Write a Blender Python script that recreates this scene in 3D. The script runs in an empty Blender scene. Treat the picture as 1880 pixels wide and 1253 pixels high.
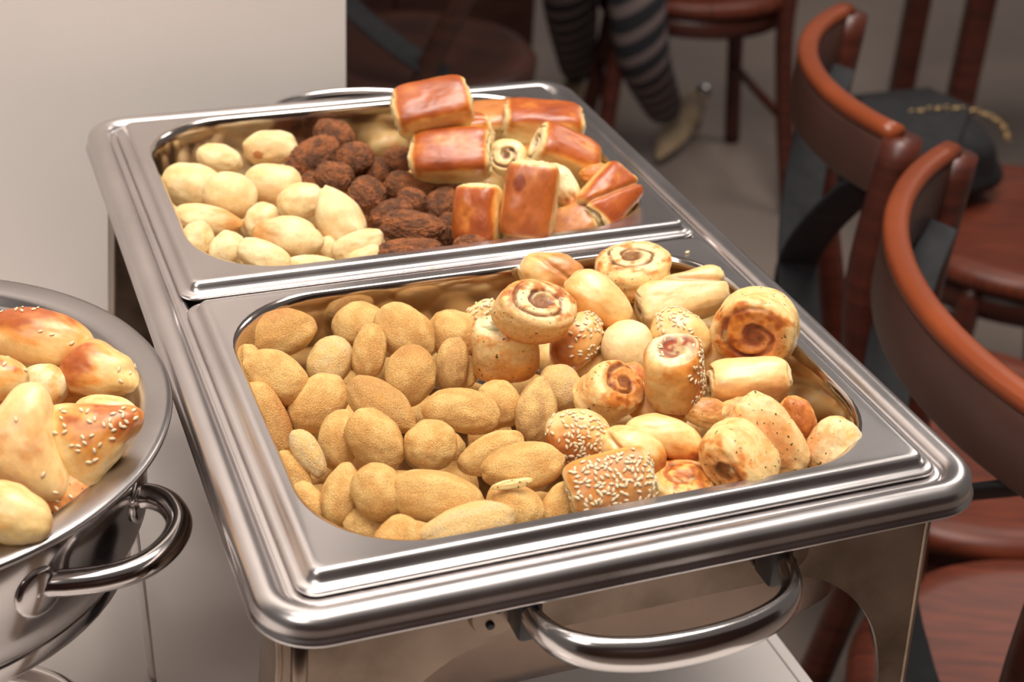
import bpy, math, random
import numpy as np
from mathutils import Vector, Matrix
random.seed(7)
PI = math.pi
RZ = 0.995                       # height of the chafer rim above the floor
TZ = RZ - 0.245                  # table top
scene = bpy.context.scene
COL = scene.collection

# ------------------------------------------------------------- camera
F_PX = 2849.2
CAM = np.array([-0.1002, -0.4889, RZ + 0.4397])
R_ = np.array([[0.93343558, -0.35474341, 0.05343344],
               [-0.13762198, -0.49164052, -0.85985451],
               [0.33129777, 0.79526518, -0.50773525]])   # rows: right, down, forward
cd = bpy.data.cameras.new('camera'); cam = bpy.data.objects.new('camera', cd); COL.objects.link(cam)
M = Matrix.Identity(4)
for i in range(3):
    M[i][0] = R_[0][i]; M[i][1] = -R_[1][i]; M[i][2] = -R_[2][i]; M[i][3] = CAM[i]
cam.matrix_world = M
cd.sensor_width = 36.0; cd.lens = F_PX / 1880 * 36; cd.clip_start = 0.02; cd.clip_end = 50
cd.dof.use_dof = True; cd.dof.focus_distance = 0.82; cd.dof.aperture_fstop = 9.0
scene.camera = cam

# ------------------------------------------------------------- world, lamps, exposure
scene.view_settings.view_transform = 'Standard'; scene.view_settings.look = 'None'
scene.view_settings.gamma = 1; scene.view_settings.use_curve_mapping = False
scene.view_settings.exposure = 0.0
w = bpy.data.worlds.new('world'); scene.world = w; w.use_nodes = True
w.node_tree.nodes['Background'].inputs[0].default_value = (0.92, 0.80, 0.74, 1)
w.node_tree.nodes['Background'].inputs[1].default_value = 0.15

def lamp(name, loc, target, sx, sy, power, col=(1, .93, .85)):
    ld = bpy.data.lights.new(name, 'AREA'); ld.shape = 'RECTANGLE'; ld.size = sx; ld.size_y = sy
    ld.energy = power; ld.color = col
    o = bpy.data.objects.new(name, ld); COL.objects.link(o); o.location = loc
    o.rotation_euler = (Vector(target) - Vector(loc)).to_track_quat('-Z', 'Y').to_euler()
    return o
lamp('ceiling_lamp', (0.30, 0.10, 2.75), (0.2, 0.25, RZ), 1.6, 0.75, 56)
lamp('ceiling_lamp', (-1.1, -0.9, 2.6), (0.2, 0.3, RZ), 0.7, 0.7, 14)
lamp('ceiling_lamp', (2.4, 1.6, 2.7), (2.0, 1.8, 0), 0.8, 0.8, 17)

# ------------------------------------------------------------- helpers
def pray(u, v):
    return R_.T @ np.array([(u - 940) / F_PX, (v - 626.5) / F_PX, 1.0])
def at_z(u, v, z):                 # point on the horizontal plane z (above the floor)
    d = pray(u, v); return CAM + d * ((z - CAM[2]) / d[2])
def at_y(u, v, y):
    d = pray(u, v); return CAM + d * ((y - CAM[1]) / d[1])
def depth(p): return float(R_[2] @ (np.array(p) - CAM))
def camvec(r, up, back):           # a direction given as right / up / towards the viewer
    v = r * R_[0] - up * R_[1] - back * R_[2]; return v / np.linalg.norm(v)

def put(o, label=None, cat=None, group=None, kind=None, parent=None):
    if label: o['label'] = label
    if cat: o['category'] = cat
    if group: o['group'] = group
    if kind: o['kind'] = kind
    if parent: o.parent = parent
    return o
def empty(name, loc=(0, 0, 0), rz=0):
    o = bpy.data.objects.new(name, None); COL.objects.link(o); o.location = loc; o.rotation_euler = (0, 0, rz)
    o.empty_display_size = .05
    return o
def mesh(name, V, F, mat=None, parent=None, smooth=True, angle=None, col=None):
    me = bpy.data.meshes.new(name)
    me.from_pydata([tuple(map(float, p)) for p in V], [], [tuple(map(int, f)) for f in F])
    me.update()
    if smooth: me.shade_smooth()
    if col is not None:
        a = me.color_attributes.new('Col', 'FLOAT_COLOR', 'POINT')
        c = np.ones((len(V), 4), np.float32); c[:, :3] = np.clip(col, 0, 1); a.data.foreach_set('color', c.ravel())
    if mat: me.materials.append(mat)
    o = bpy.data.objects.new(name, me); COL.objects.link(o)
    if parent: o.parent = parent
    if angle and smooth:
        try: me.set_sharp_from_angle(angle=math.radians(angle))
        except Exception: pass
    return o
class MB:
    def __init__(s): s.V = []; s.F = []
    def add(s, V, F):
        n = len(s.V); s.V += [tuple(p) for p in V]; s.F += [tuple(i + n for i in f) for f in F]; return s
    def build(s, name, mat, parent=None, **k): return mesh(name, s.V, s.F, mat, parent, **k)
def box(c, d, bev=0.0, rot=None):
    """chamfered box: centre, full size"""
    hx, hy, hz = d[0] / 2, d[1] / 2, d[2] / 2
    import bmesh
    bm = bmesh.new(); bmesh.ops.create_cube(bm, size=1.0)
    for vv in bm.verts: vv.co = Vector((vv.co.x * d[0], vv.co.y * d[1], vv.co.z * d[2]))
    if bev: bmesh.ops.bevel(bm, geom=list(bm.edges), offset=bev, segments=2, affect='EDGES', profile=.5)
    m = Matrix.Translation(c) @ (rot.to_4x4() if rot else Matrix.Identity(4))
    bm.transform(m); bm.verts.index_update()
    V = [tuple(v.co) for v in bm.verts]; F = [[v.index for v in f.verts] for f in bm.faces]; bm.free()
    return V, F
def spline(P, n=10):
    P = [np.array(p, float) for p in P]; Q = [2 * P[0] - P[1]] + P + [2 * P[-1] - P[-2]]; out = []
    for i in range(1, len(Q) - 2):
        for k in range(n):
            t = k / n; a, b, c, d = Q[i - 1], Q[i], Q[i + 1], Q[i + 2]
            out.append(.5 * ((2 * b) + (-a + c) * t + (2 * a - 5 * b + 4 * c - d) * t * t + (-a + 3 * b - 3 * c + d) * t ** 3))
    out.append(P[-1]); return out
def sweep(path, sec, up=(0, 0, 1), scale=None, cap=True, closed=False):
    """sec: list of (a, b): a along the side vector, b along up"""
    path = [np.array(p, float) for p in path]; n = len(path); m = len(sec); V = []; F = []
    up = np.array(up, float)
    for i, p in enumerate(path):
        if closed: t = path[(i + 1) % n] - path[i - 1]
        else: t = path[min(i + 1, n - 1)] - path[max(i - 1, 0)]
        t = t / np.linalg.norm(t); s = np.cross(t, up)
        if np.linalg.norm(s) < 1e-5: s = np.array([1., 0, 0])
        s /= np.linalg.norm(s); b = np.cross(s, t); k = 1 if scale is None else scale[i]
        for a, c in sec: V.append(p + s * a * k + b * c * k)
    for i in range(n if closed else n - 1):
        for j in range(m):
            a = i * m + j; b_ = i * m + (j + 1) % m; c = ((i + 1) % n) * m + (j + 1) % m; d = ((i + 1) % n) * m + j
            F.append((a, b_, c, d))
    if cap and not closed:
        F.append(tuple(range(m))[::-1]); F.append(tuple((n - 1) * m + j for j in range(m)))
    return V, F
def ell(a, b, n=16): return [(a * math.cos(2 * PI * k / n), b * math.sin(2 * PI * k / n)) for k in range(n)]
def rsec(w, h, r=.002):            # rounded rectangle section
    out = []
    for cx, cy, a0 in ((w / 2 - r, h / 2 - r, 0), (-w / 2 + r, h / 2 - r, 90), (-w / 2 + r, -h / 2 + r, 180), (w / 2 - r, -h / 2 + r, 270)):
        for k in range(4):
            a = math.radians(a0 + 30 * k); out.append((cx + r * math.cos(a), cy + r * math.sin(a)))
    return out
def lathe(prof, n=96, c=(0, 0, 0)):
    V = []; F = []; m = len(prof)
    for i in range(n):
        a = 2 * PI * i / n
        for r, z in prof: V.append((c[0] + r * math.cos(a), c[1] + r * math.sin(a), c[2] + z))
    for i in range(n):
        for j in range(m - 1):
            a = i * m + j; b = ((i + 1) % n) * m + j; F.append((a, b, b + 1, a + 1))
    return V, F
def rrect(x0, y0, x1, y1, r, na=12, ns=8):
    r = max(r, 1e-4); P = []
    cs = [(x1 - r, y0 + r, -90), (x1 - r, y1 - r, 0), (x0 + r, y1 - r, 90), (x0 + r, y0 + r, 180)]
    for i, (cx, cy, a0) in enumerate(cs):
        for k in range(na + 1):
            a = math.radians(a0 + 90 * k / na); P.append((cx + r * math.cos(a), cy + r * math.sin(a)))
        nx = cs[(i + 1) % 4]; a = math.radians(nx[2]); q = (nx[0] + r * math.cos(a), nx[1] + r * math.sin(a)); p = P[-1]
        for k in range(1, ns): P.append((p[0] + (q[0] - p[0]) * k / ns, p[1] + (q[1] - p[1]) * k / ns))
    return P
def loft(rings, close_end=True):
    V = []; F = []; m = len(rings[0][0])
    for P, z in rings: V += [(x, y, z) for x, y in P]
    for i in range(len(rings) - 1):
        for j in range(m):
            F.append((i * m + j, i * m + (j + 1) % m, (i + 1) * m + (j + 1) % m, (i + 1) * m + j))
    if close_end:
        c = len(V); P, z = rings[-1]; V.append((sum(p[0] for p in P) / m, sum(p[1] for p in P) / m, z)); b = (len(rings) - 1) * m
        for j in range(m): F.append((b + j, b + (j + 1) % m, c))
    return V, F

# ------------------------------------------------------------- materials
def newmat(name):
    m = bpy.data.materials.new(name); m.use_nodes = True; return m, m.node_tree, m.node_tree.nodes['Principled BSDF']
def noise_node(nt, scale, detail=3, coord='Object', vec=None, stretch=None, rough=.5):
    tc = nt.nodes.new('ShaderNodeTexCoord'); src = tc.outputs[coord]
    if stretch:
        mp = nt.nodes.new('ShaderNodeMapping'); mp.inputs['Scale'].default_value = stretch; nt.links.new(src, mp.inputs[0]); src = mp.outputs[0]
    n = nt.nodes.new('ShaderNodeTexNoise'); n.inputs['Scale'].default_value = scale; n.inputs['Detail'].default_value = detail
    n.inputs['Roughness'].default_value = rough
    nt.links.new(src, n.inputs['Vector']); return n
def ramp(nt, src, stops):
    r = nt.nodes.new('ShaderNodeValToRGB'); e = r.color_ramp.elements
    while len(e) < len(stops): e.new(.5)
    for k, (p, c) in enumerate(stops): e[k].position = p; e[k].color = (*c, 1)
    nt.links.new(src, r.inputs[0]); return r
def bump(nt, b, src, strength, dist):
    n = nt.nodes.new('ShaderNodeBump'); n.inputs['Strength'].default_value = strength; n.inputs['Distance'].default_value = dist
    nt.links.new(src, n.inputs['Height']); nt.links.new(n.outputs[0], b.inputs['Normal']); return n
def simple(name, c1, c2=None, rough=.5, metal=0, scale=30, bmp=0, bdist=.001, stretch=None, coat=0, rvar=0, detail=4, lo=.35, hi=.65):
    m, nt, b = newmat(name); b.inputs['Roughness'].default_value = rough; b.inputs['Metallic'].default_value = metal
    n = noise_node(nt, scale, detail, stretch=stretch)
    r = ramp(nt, n.outputs['Fac'], [(lo, c1), (hi, c2 or c1)]); nt.links.new(r.outputs[0], b.inputs['Base Color'])
    if rvar:
        mr = nt.nodes.new('ShaderNodeMapRange'); mr.inputs['To Min'].default_value = rough - rvar; mr.inputs['To Max'].default_value = rough + rvar
        mr.inputs['From Min'].default_value = .3; mr.inputs['From Max'].default_value = .7
        nt.links.new(n.outputs['Fac'], mr.inputs['Value']); nt.links.new(mr.outputs[0], b.inputs['Roughness'])
    if bmp: bump(nt, b, n.outputs['Fac'], bmp, bdist)
    if coat: b.inputs['Coat Weight'].default_value = coat; b.inputs['Coat Roughness'].default_value = .15
    return m
STEEL = simple('brushed_steel', (.60, .565, .56), (.66, .62, .615), rough=.29, metal=1, scale=14, rvar=.03, bmp=.02, bdist=.0004, stretch=(1, 1, 1))
STEEL_RIM = simple('dull_rim_steel', (.40, .37, .365), (.46, .43, .42), rough=.30, metal=1, scale=14, rvar=.03)
STEEL_IN = simple('polished_pan_steel', (.56, .50, .46), (.62, .56, .52), rough=.13, metal=1, scale=20, rvar=.02)
STEEL_DULL = simple('stained_stand_steel', (.13, .092, .066), (.33, .25, .195), rough=.36, metal=1, scale=16, rvar=.07, detail=8, bmp=.05, bdist=.0006)
STEEL_POT = simple('polished_pot_steel', (.50, .46, .45), (.58, .54, .52), rough=.16, metal=1, scale=10, rvar=.03)
STEEL_HANDLE = simple('satin_handle_steel', (.62, .59, .58), (.66, .62, .60), rough=.17, metal=1, scale=10, rvar=.03)
STEEL_SHADED = simple('shaded_pan_steel', (.13, .09, .07), (.24, .17, .13), rough=.38, metal=1, scale=14, rvar=.06, detail=7)  # shade beneath the water pan put into a darker steel colour
DARK_METAL = simple('dark_metal', (.03, .028, .03), (.05, .045, .045), rough=.4, metal=.6)
TABLE = simple('glossy_white_table', (.78, .72, .69), (.80, .74, .71), rough=.13, scale=4, coat=.3)
WALLW = simple('white_panel', (.76, .70, .665), (.78, .72, .685), rough=.42, scale=3)
WOOD_A = simple('red_stained_wood', (.055, .013, .008), (.10, .022, .012), rough=.38, scale=6, stretch=(1, 1, 14), detail=5)
WOOD_SEAT = simple('red_seat_wood', (.10, .020, .010), (.19, .038, .015), rough=.45, scale=14, stretch=(1, 12, 1))
WOOD_LIT = simple('lit_edge_wood', (.20, .040, .012), (.28, .058, .016), rough=.32, scale=8, detail=5)  # orange tone of the light along the rail tops, put into the colour
WOOD_D = simple('dark_brown_wood', (.045, .018, .014), (.085, .030, .020), rough=.4, scale=8, stretch=(1, 1, 8))
BLACK = simple('black_cloth', (.012, .011, .014), (.020, .019, .023), rough=.8, scale=60, bmp=.2, bdist=.002)
SEED = simple('sesame_seed', (.70, .55, .34), (.80, .68, .47), rough=.45, scale=300)

def food_mat(name, rough, bscale, bstr, bdist, spk=.15, sscale=900, coat=0, sss=.30, fleck=0, spklo=.30, spkhi=.72, grain=0):
    m, nt, b = newmat(name); b.inputs['Roughness'].default_value = rough
    at = nt.nodes.new('ShaderNodeAttribute'); at.attribute_name = 'Col'
    n1 = noise_node(nt, sscale, 3, rough=.75)
    mr = nt.nodes.new('ShaderNodeMapRange'); mr.inputs['From Min'].default_value = spklo; mr.inputs['From Max'].default_value = spkhi
    mr.inputs['To Min'].default_value = 1 - spk; mr.inputs['To Max'].default_value = 1 + spk; nt.links.new(n1.outputs['Fac'], mr.inputs['Value'])
    mx = nt.nodes.new('ShaderNodeVectorMath'); mx.operation = 'SCALE'; nt.links.new(at.outputs['Color'], mx.inputs[0]); nt.links.new(mr.outputs[0], mx.inputs['Scale'])
    src = mx.outputs[0]
    if grain:                          # pale crumbs stuck to the crust
        ng = noise_node(nt, grain, 2, rough=.7); rg = ramp(nt, ng.outputs['Fac'], [(.56, (0, 0, 0)), (.66, (.55, .55, .55))])
        mg = nt.nodes.new('ShaderNodeMix'); mg.data_type = 'RGBA'; nt.links.new(rg.outputs[0], mg.inputs['Factor'])
        nt.links.new(src, mg.inputs['A']); mg.inputs['B'].default_value = (.95, .64, .27, 1); src = mg.outputs['Result']
    if fleck:                          # tiny herb flecks
        n2 = noise_node(nt, 420, 1); r = ramp(nt, n2.outputs['Fac'], [(.0, (0, 0, 0)), (fleck, (0, 0, 0)), (fleck + .03, (1, 1, 1))])
        mi = nt.nodes.new('ShaderNodeMix'); mi.data_type = 'RGBA'; nt.links.new(r.outputs[0], mi.inputs['Factor'])
        nt.links.new(src, mi.inputs['A']); mi.inputs['B'].default_value = (.14, .09, .02, 1); src = mi.outputs['Result']
    nt.links.new(src, b.inputs['Base Color'])
    n3 = noise_node(nt, bscale, 3, rough=.65); bump(nt, b, n3.outputs['Fac'], bstr, bdist)
    b.inputs['Subsurface Weight'].default_value = sss; b.inputs['Subsurface Radius'].default_value = (.0035, .0016, .0006); b.inputs['Subsurface Scale'].default_value = 1
    if coat: b.inputs['Coat Weight'].default_value = coat; b.inputs['Coat Roughness'].default_value = .30
    return m
CRUMB = food_mat('breaded_crust', .55, 1300, 1.0, .0011, spk=.34, sscale=1400, sss=.14, grain=1500)
PALE = food_mat('pale_dough', .5, 500, .25, .0006, spk=.10, sscale=500)
MEAT = food_mat('fried_meat', .42, 900, 1.0, .0016, spk=.55, sscale=900, sss=.05)
SESB = food_mat('sesame_bun_crust', .45, 300, .25, .0006, spk=.10, sscale=300, coat=.12, sss=.15)
BUN = food_mat('glazed_bun', .42, 260, .22, .0006, spk=.10, sscale=260, coat=.5)
FLAKY = food_mat('flaky_pastry', .48, 420, .4, .0007, spk=.15, sscale=380, coat=.1, sss=.12, fleck=.70)
# ------------------------------------------------------------- the room
m, nt, b = newmat('floor_tile'); b.inputs['Roughness'].default_value = .42
nf = noise_node(nt, 3, 4); rr = ramp(nt, nf.outputs['Fac'], [(.3, (.27, .215, .185)), (.7, (.33, .265, .23))])
nt.links.new(rr.outputs[0], b.inputs['Base Color'])
FLOOR = m
V = [(-3, -3, 0), (4.5, -3, 0), (4.5, 5.2, 0), (-3, 5.2, 0), (-3, -3, -.05), (4.5, -3, -.05), (4.5, 5.2, -.05), (-3, 5.2, -.05)]
F = [(0, 1, 2, 3), (4, 7, 6, 5), (0, 4, 5, 1), (1, 5, 6, 2), (2, 6, 7, 3), (3, 7, 4, 0)]
put(mesh('floor', V, F, FLOOR, smooth=False), 'brown grey matt restaurant floor', kind='structure')
# white upright panel behind the table on the left
put(MB().add(*box((-.7915, .665, 1.1), (2.017, .03, 2.2), .002)).build('wall_left', WALLW, smooth=True, angle=40),
    'smooth white partition wall behind the left of the buffet table', kind='structure')

put(MB().add(*box((.75, -2.6, 1.4), (7.5, .1, 2.8), .004)).build('wall_front_added', WOOD_D, smooth=True, angle=40),  # unseen wall, added so the steel has something dark to reflect
    'dark brown wall added unseen behind the viewer to darken the steel reflections', kind='structure')
# table
tb = empty('buffet_table', (0, 0, 0))
put(tb, 'glossy white buffet table under the steel chafing dish and round pot', 'table')
MB().add(*box((-.459, .215, TZ - .02), (1.682, .86, .04), .003)).build('table_top', TABLE, tb, angle=40)
MB().add(*box((.372, .215, TZ + .0004), (.001, .858, .0006))).build('edge_strip', simple('edge_seam', (.42, .38, .36), rough=.4), tb, smooth=False)
for lx in (-1.2, .30):
    for ly in (-.15, .58): MB().add(*box((lx, ly, (TZ - .04) / 2), (.05, .05, TZ - .04), .003)).build('leg', TABLE, tb, angle=40)

# ------------------------------------------------------------- chafing dish: stand
XW, YL = .370, .571
st = empty('chafer_stand', (XW / 2, YL / 2, TZ))
put(st, 'stained steel chafing stand with arched end plates carrying the rectangular water pan', 'stand')
def resample(P, n):
    P = np.array(P, float); d = np.r_[0, np.cumsum(np.linalg.norm(np.diff(P, axis=0), axis=1))]; t = np.linspace(0, d[-1], n)
    return np.c_[np.interp(t, d, P[:, 0]), np.interp(t, d, P[:, 1])]
def plate(y, sgn):
    """end plate with its arch; (x, z) about the middle, z from the table"""
    zt = .231; n = 40; t = .0015; cx = .011
    arch = [(-.165, 0.0), (-.160, .05), (-.152, .10), (-.142, .135), (-.125, .161), (-.104, .179), (-.085, .186), (-.05, .187), (0, .187)]
    inner = resample([(q[0], q[2]) for q in spline([(a_, 0, b_) for a_, b_ in arch], 6)], n)
    outer = resample([(-.187, 0), (-.178, .12), (-.172, .20), (-.172, zt), (0, zt)], n)
    I = [(x + cx * min(1, z / .1), z) for x, z in inner] + [(-x + cx * min(1, z / .1), z) for x, z in inner[::-1]][1:]
    O = [(x, z) for x, z in outer] + [(-x, z) for x, z in outer[::-1]][1:]
    m = len(I); V = []; F = []
    for dy in (-t, t):
        V += [(x, y + dy - YL / 2, z) for x, z in I] + [(x, y + dy - YL / 2, z) for x, z in O]
    k = 2 * m
    for i in range(m - 1):
        F += [(i, i + 1, m + i + 1, m + i), (k + i + 1, k + i, k + m + i, k + m + i + 1), (i + 1, i, k + i, k + i + 1), (m + i, m + i + 1, k + m + i + 1, k + m + i)]
    F += [(0, m, k + m, k), (2 * m - 1, m - 1, k + m - 1, k + 2 * m - 1)]
    p = mesh('end_plate', V, F, STEEL_DULL, st, angle=35)
    # rolled outer edges and returns
    for s in (-1, 1):
        path = [(s * .172, y - YL / 2, .231), (s * .172, y - YL / 2, .20), (s * .178, y - YL / 2, .12), (s * .187, y - YL / 2, 0.003)]
        mb = MB()
        mb.add(*sweep(path, rsec(.0035, .005, .0015), up=(0, 1, 0)))
        w0 = [(.028, .028, .026, .018)][0]
        Vf = []; 
        for (x, yy, z), ww in zip(path, w0):
            for q in (0, 1):
                Vf += [(x + q * s * .0015, yy, z), (x + q * s * .0015, yy + sgn * ww, z)]
        Ff = []
        for i in range(3):
            a = i * 4; c = a + 4
            Ff += [(a, a + 1, c + 1, c), (a + 2, c + 2, c + 3, a + 3), (a + 1, a + 3, c + 3, c + 1), (a, c, c + 2, a + 2)]
        Ff += [(0, 2, 3, 1), (12, 13, 15, 14)]
        mb.add(Vf, Ff)
        mb.build('side_flange', STEEL_DULL, p, angle=35)
        if sgn > 0 and s < 0:        # pressed rib beside the outer edge
            mb = MB().add(*sweep([(s * .162, y - YL / 2 - .0015, .228), (s * .163, y - YL / 2 - .0015, .19), (s * .170, y - YL / 2 - .0015, .10), (s * .177, y - YL / 2 - .0015, .01)], ell(.004, .0025, 10), up=(0, 1, 0)))
            mb.build('pressed_rib', STEEL_DULL, p)
plate(.032, 1); plate(YL - .032, -1)
# side rails joining the two end plates under the pan
for s in (-1, 1):
    MB().add(*box((s * .169, 0, .222), (.003, YL - .07, .014), .001)).build('side_rail', STEEL_DULL, st, angle=40)

# water pan: rolled rim, channel, well
wp = empty('water_pan', (0, 0, RZ))
put(wp, 'rectangular steel water pan with rolled rim and two curved handles, on the stand', 'pan')
def rim_rings(x0, y0, x1, y1, r, prof):
    out = []
    for d, z, rad in prof:
        out.append((rrect(x0 + d, y0 + d, x1 - d, y1 - d, rad if rad is not None else max(r - d, .002)), z))
    return out
prof = [(.0035, -.0115, None), (.0012, -.0125, None), (-.0004, -.0118, None), (-.0006, -.0103, None), (.0006, -.0092, None), (.0012, -.007, None)]
for k in range(9):
    a = PI - PI * k / 8 * .97
    prof.append((.0088 + .0076 * math.cos(a), -.0045 + .0068 * math.sin(a) + (.0 if k < 6 else 0), None))
prof += [(.0172, -.0030, None), (.0182, -.0026, None), (.0215, -.0026, None), (.0235, -.0034, None), (.0250, -.008, .028), (.036, -.012, .033), (.037, -.04, .035), (.039, -.084, .04), (.045, -.095, .045), (.055, -.098, .05)]
rings = rim_rings(0, 0, XW, YL, .030, prof)
mesh('pan_body', *loft(rings), STEEL, wp)
# outer skin of the well, seen through the arch
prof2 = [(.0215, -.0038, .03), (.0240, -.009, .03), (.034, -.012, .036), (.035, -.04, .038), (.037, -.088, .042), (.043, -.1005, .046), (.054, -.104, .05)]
mesh('well_shell', *loft(rim_rings(0, 0, XW, YL, .03, prof2)), STEEL_SHADED, wp)

def chafer_handle(sgn):
    """front handle; sgn -1 makes the rear one"""
    def Y(y): return y if sgn > 0 else YL - y
    xm = .1935 if sgn > 0 else .198
    P = [(-.066, .028, -.028), (-.0665, .012, -.031), (-.061, -.004, -.0325), (-.048, -.016, -.033), (-.028, -.0225, -.034), (-.009, -.025, -.034),
         (.009, -.025, -.034), (.028, -.0225, -.034), (.048, -.016, -.033), (.061, -.004, -.0325), (.0665, .012, -.031), (.066, .028, -.028)]
    if sgn < 0: P = [(a, (.026 - (.026 - b_) * 1.25), -.028 + .014 * min(1, max(0, (.026 - b_) / .035))) for a, b_, c in P]
    path = spline([(xm + a, Y(b_), c) for a, b_, c in P], 6); n = len(path)
    sc = []
    for i in range(n):
        t = abs(2 * i / (n - 1) - 1); sc.append(1.0 - .42 * t ** 2.2)
    if sgn < 0: sc = [q * .5 for q in sc]
    sec = []
    for k in range(20):
        a = 2 * PI * k / 20; sec.append((.0062 * math.cos(a), .0100 * math.sin(a)))
    h = mesh('handle', *sweep(path, sec, scale=sc), STEEL_HANDLE, wp)
    for s in (-1, 1):
        x = xm + s * .072
        mb = MB().add(*lathe_disc((x + s * .006, Y(.0300), -.039), .013, .003, sgn))
        br = mb.build('bracket', STEEL_DULL, h, angle=40)
        MB().add(*box((xm + s * .066, Y(.022), -.032), (.012, .018, .030), .003)).build('lug', DARK_METAL, h, angle=40)
        for dx, dz in ((.006, .004), (.010, -.005)):
            mb = MB().add(*lathe_disc((x + s * dx * .9, Y(.0272), -.039 + dz), .0022, .0016, sgn)); mb.build('rivet', DARK_METAL, h)
def lathe_disc(c, r, t, sgn, n=24):
    V = []; F = []
    for rr_, yy in ((r, 0), (r * .92, -t * sgn), (r * .5, -t * sgn * 1.05)):
        for k in range(n):
            a = 2 * PI * k / n; V.append((c[0] + rr_ * math.cos(a), c[1] + yy, c[2] + rr_ * math.sin(a)))
    for i in range(2):
        for k in range(n): F.append((i * n + k, i * n + (k + 1) % n, (i + 1) * n + (k + 1) % n, (i + 1) * n + k))
    F.append(tuple(2 * n + k for k in range(n))); F.append(tuple(range(n))[::-1])
    return V, F
chafer_handle(1); chafer_handle(-1)

# the two food pans
def food_pan(x0, y0, x1, y1, label, loc_z=RZ):
    t = empty('food_pan', ((x0 + x1) / 2, (y0 + y1) / 2, loc_z)); put(t, label, 'pan', 'food pans set into the chafing dish')
    hx, hy = (x1 - x0) / 2, (y1 - y0) / 2
    P = [(.0012, -.0020, .010), (.0002, -.0012, .010), (.0, -.0002, .010), (.0008, .0008, .0095), (.0022, .0012, .009), (.0040, .0014, .008), (.0052, .0022, .007), (.0062, .0040, .0055), (.0070, .0056, .0048), (.0080, .0066, .0042), (.0094, .0070, .0040),
         (.0112, .0068, .0060), (.0145, .0066, .055), (.0152, .0062, .056), (.0160, .0050, .057), (.0168, .0028, .057), (.0174, -.0005, .057), (.0182, -.008, .057), (.0205, -.040, .055), (.022, -.050, .053), (.026, -.0565, .050), (.033, -.059, .045)]
    outer = rim_rings(-hx, -hy, hx, hy, .01, P[:13]); inner = rim_rings(-hx, -hy, hx, hy, .01, P[12:])
    mesh('pan_rim', *loft(outer, False), STEEL, t)
    mesh('pan_well', *loft(inner), STEEL_IN, t)
    return t
PF = food_pan(.0205, .0205, .3495, .2865, 'front steel food pan full of breaded croquettes and sesame rolls')
PB = food_pan(.0205, .2925, .3495, .5515, 'rear steel food pan holding pale pastries, brown meat croquettes and glazed rolls')

# ------------------------------------------------------------- round pot on the left
PC = (-.147, .217)
pt = empty('round_pot', (PC[0], PC[1], RZ)); put(pt, 'round polished steel pot with tube handles, left of the chafing dish', 'pot')
prof = [(.136, -.012), (.1385, -.012), (.1400, -.006), (.1435, -.0035), (.1455, -.0022), (.1462, -.0005), (.1452, .0010), (.142, .0016), (.136, .0008), (.131, -.0004), (.1285, -.002), (.1268, -.004), (.1245, -.0046), (.1235, -.0046)]
prof = [(.1295, -.007), (.136, -.0035), (.1435, -.0035), (.1458, -.0022), (.1463, -.0004), (.1452, .0011), (.142, .0016), (.134, .0004), (.1305, -.0006), (.1290, -.0022), (.1275, -.0045), (.1262, -.0055), (.1235, -.0058), (.1225, -.0075)]
mesh('rim', *lathe(prof, 128), STEEL_RIM, pt)
prof = [(.1225, -.0075), (.121, -.014), (.118, -.038), (.112, -.045), (.0, -.047)]
mesh('food_well', *lathe(prof, 96), STEEL_IN, pt)
prof = [(.1300, -.007), (.1312, -.009), (.1312, -.030), (.130, -.058), (.124, -.074), (.112, -.088), (.094, -.098), (.07, -.104), (.0, -.106)]
mesh('pot_body', *lathe(prof, 128), STEEL_POT, pt)
def pot_handle(flip=False):
    z = -.037
    px = [(58, 1078), (80, 1072), (125, 1070), (195, 1061), (262, 1040), (310, 1003), (329, 963), (314, 930), (286, 914), (256, 911), (240, 912)]
    P = [at_z(u_, v_, RZ + z)[:2] - np.array(PC) for u_, v_ in px]
    if flip: P = [-p for p in P]
    path = spline([(p[0], p[1], z) for p in P], 6)
    n = len(path); sc = [1.0 + .25 * max(0, 1 - min(i, n - 1 - i) / 8) for i in range(n)]
    h = mesh('handle', *sweep(path, ell(.0066, .0066, 20), scale=sc), STEEL_POT, pt)
    for q in (P[0], P[-1]):
        d = q / np.linalg.norm(q); c = d * .1318
        rot = Vector((d[0], d[1], 0)).to_track_quat('X', 'Z').to_matrix()
        V, F = lathe([(.0, .0012), (.010, .0010), (.0125, .0), (.0125, -.004)], 28)
        V = [tuple(rot @ Vector((v[2], v[0] * 1.0, v[1] * 1.1)) + Vector((c[0], c[1], z))) for v in V]
        mesh('handle_plate', V, F, STEEL_POT, h)
pot_handle(); pot_handle(True)
# stand under the pot
ps = empty('pot_stand', (PC[0], PC[1], TZ)); put(ps, 'thin steel strap stand under the round pot', 'stand')
for k, a in enumerate((16, 106, 196, 286)):
    a = math.radians(a + 60 * 0)
    r0 = .126; c, s = math.cos(a), math.sin(a)
    a2 = a
    path = spline([(c * .118, s * .118, .166), (c * .1285, s * .1285, .150), (c * .1315, s * .1315, .10), (c * .133, s * .133, .05), (c * .134, s * .134, .0015)], 6)
    leg = mesh('leg', *sweep(path, rsec(.0016, .010, .0007), up=(-s, c, 0)), STEEL_POT, ps)
mesh('support_ring', *sweep([(math.cos(t) * .119, math.sin(t) * .119, .160) for t in np.linspace(0, 2 * PI, 64, endpoint=False)], rsec(.0016, .010, .0007), closed=True), STEEL_POT, ps)
bu = empty('fuel_burner', (-.130, .192, TZ)); put(bu, 'round lidded steel fuel burner on the table beneath the pot', 'burner')
prof = [(.0, .0), (.070, .0), (.073, .003), (.073, .028), (.0755, .030), (.0755, .0335), (.073, .0355), (.067, .0352), (.065, .032), (.054, .032), (.051, .038), (.038, .042), (.0, .043)]
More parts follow.
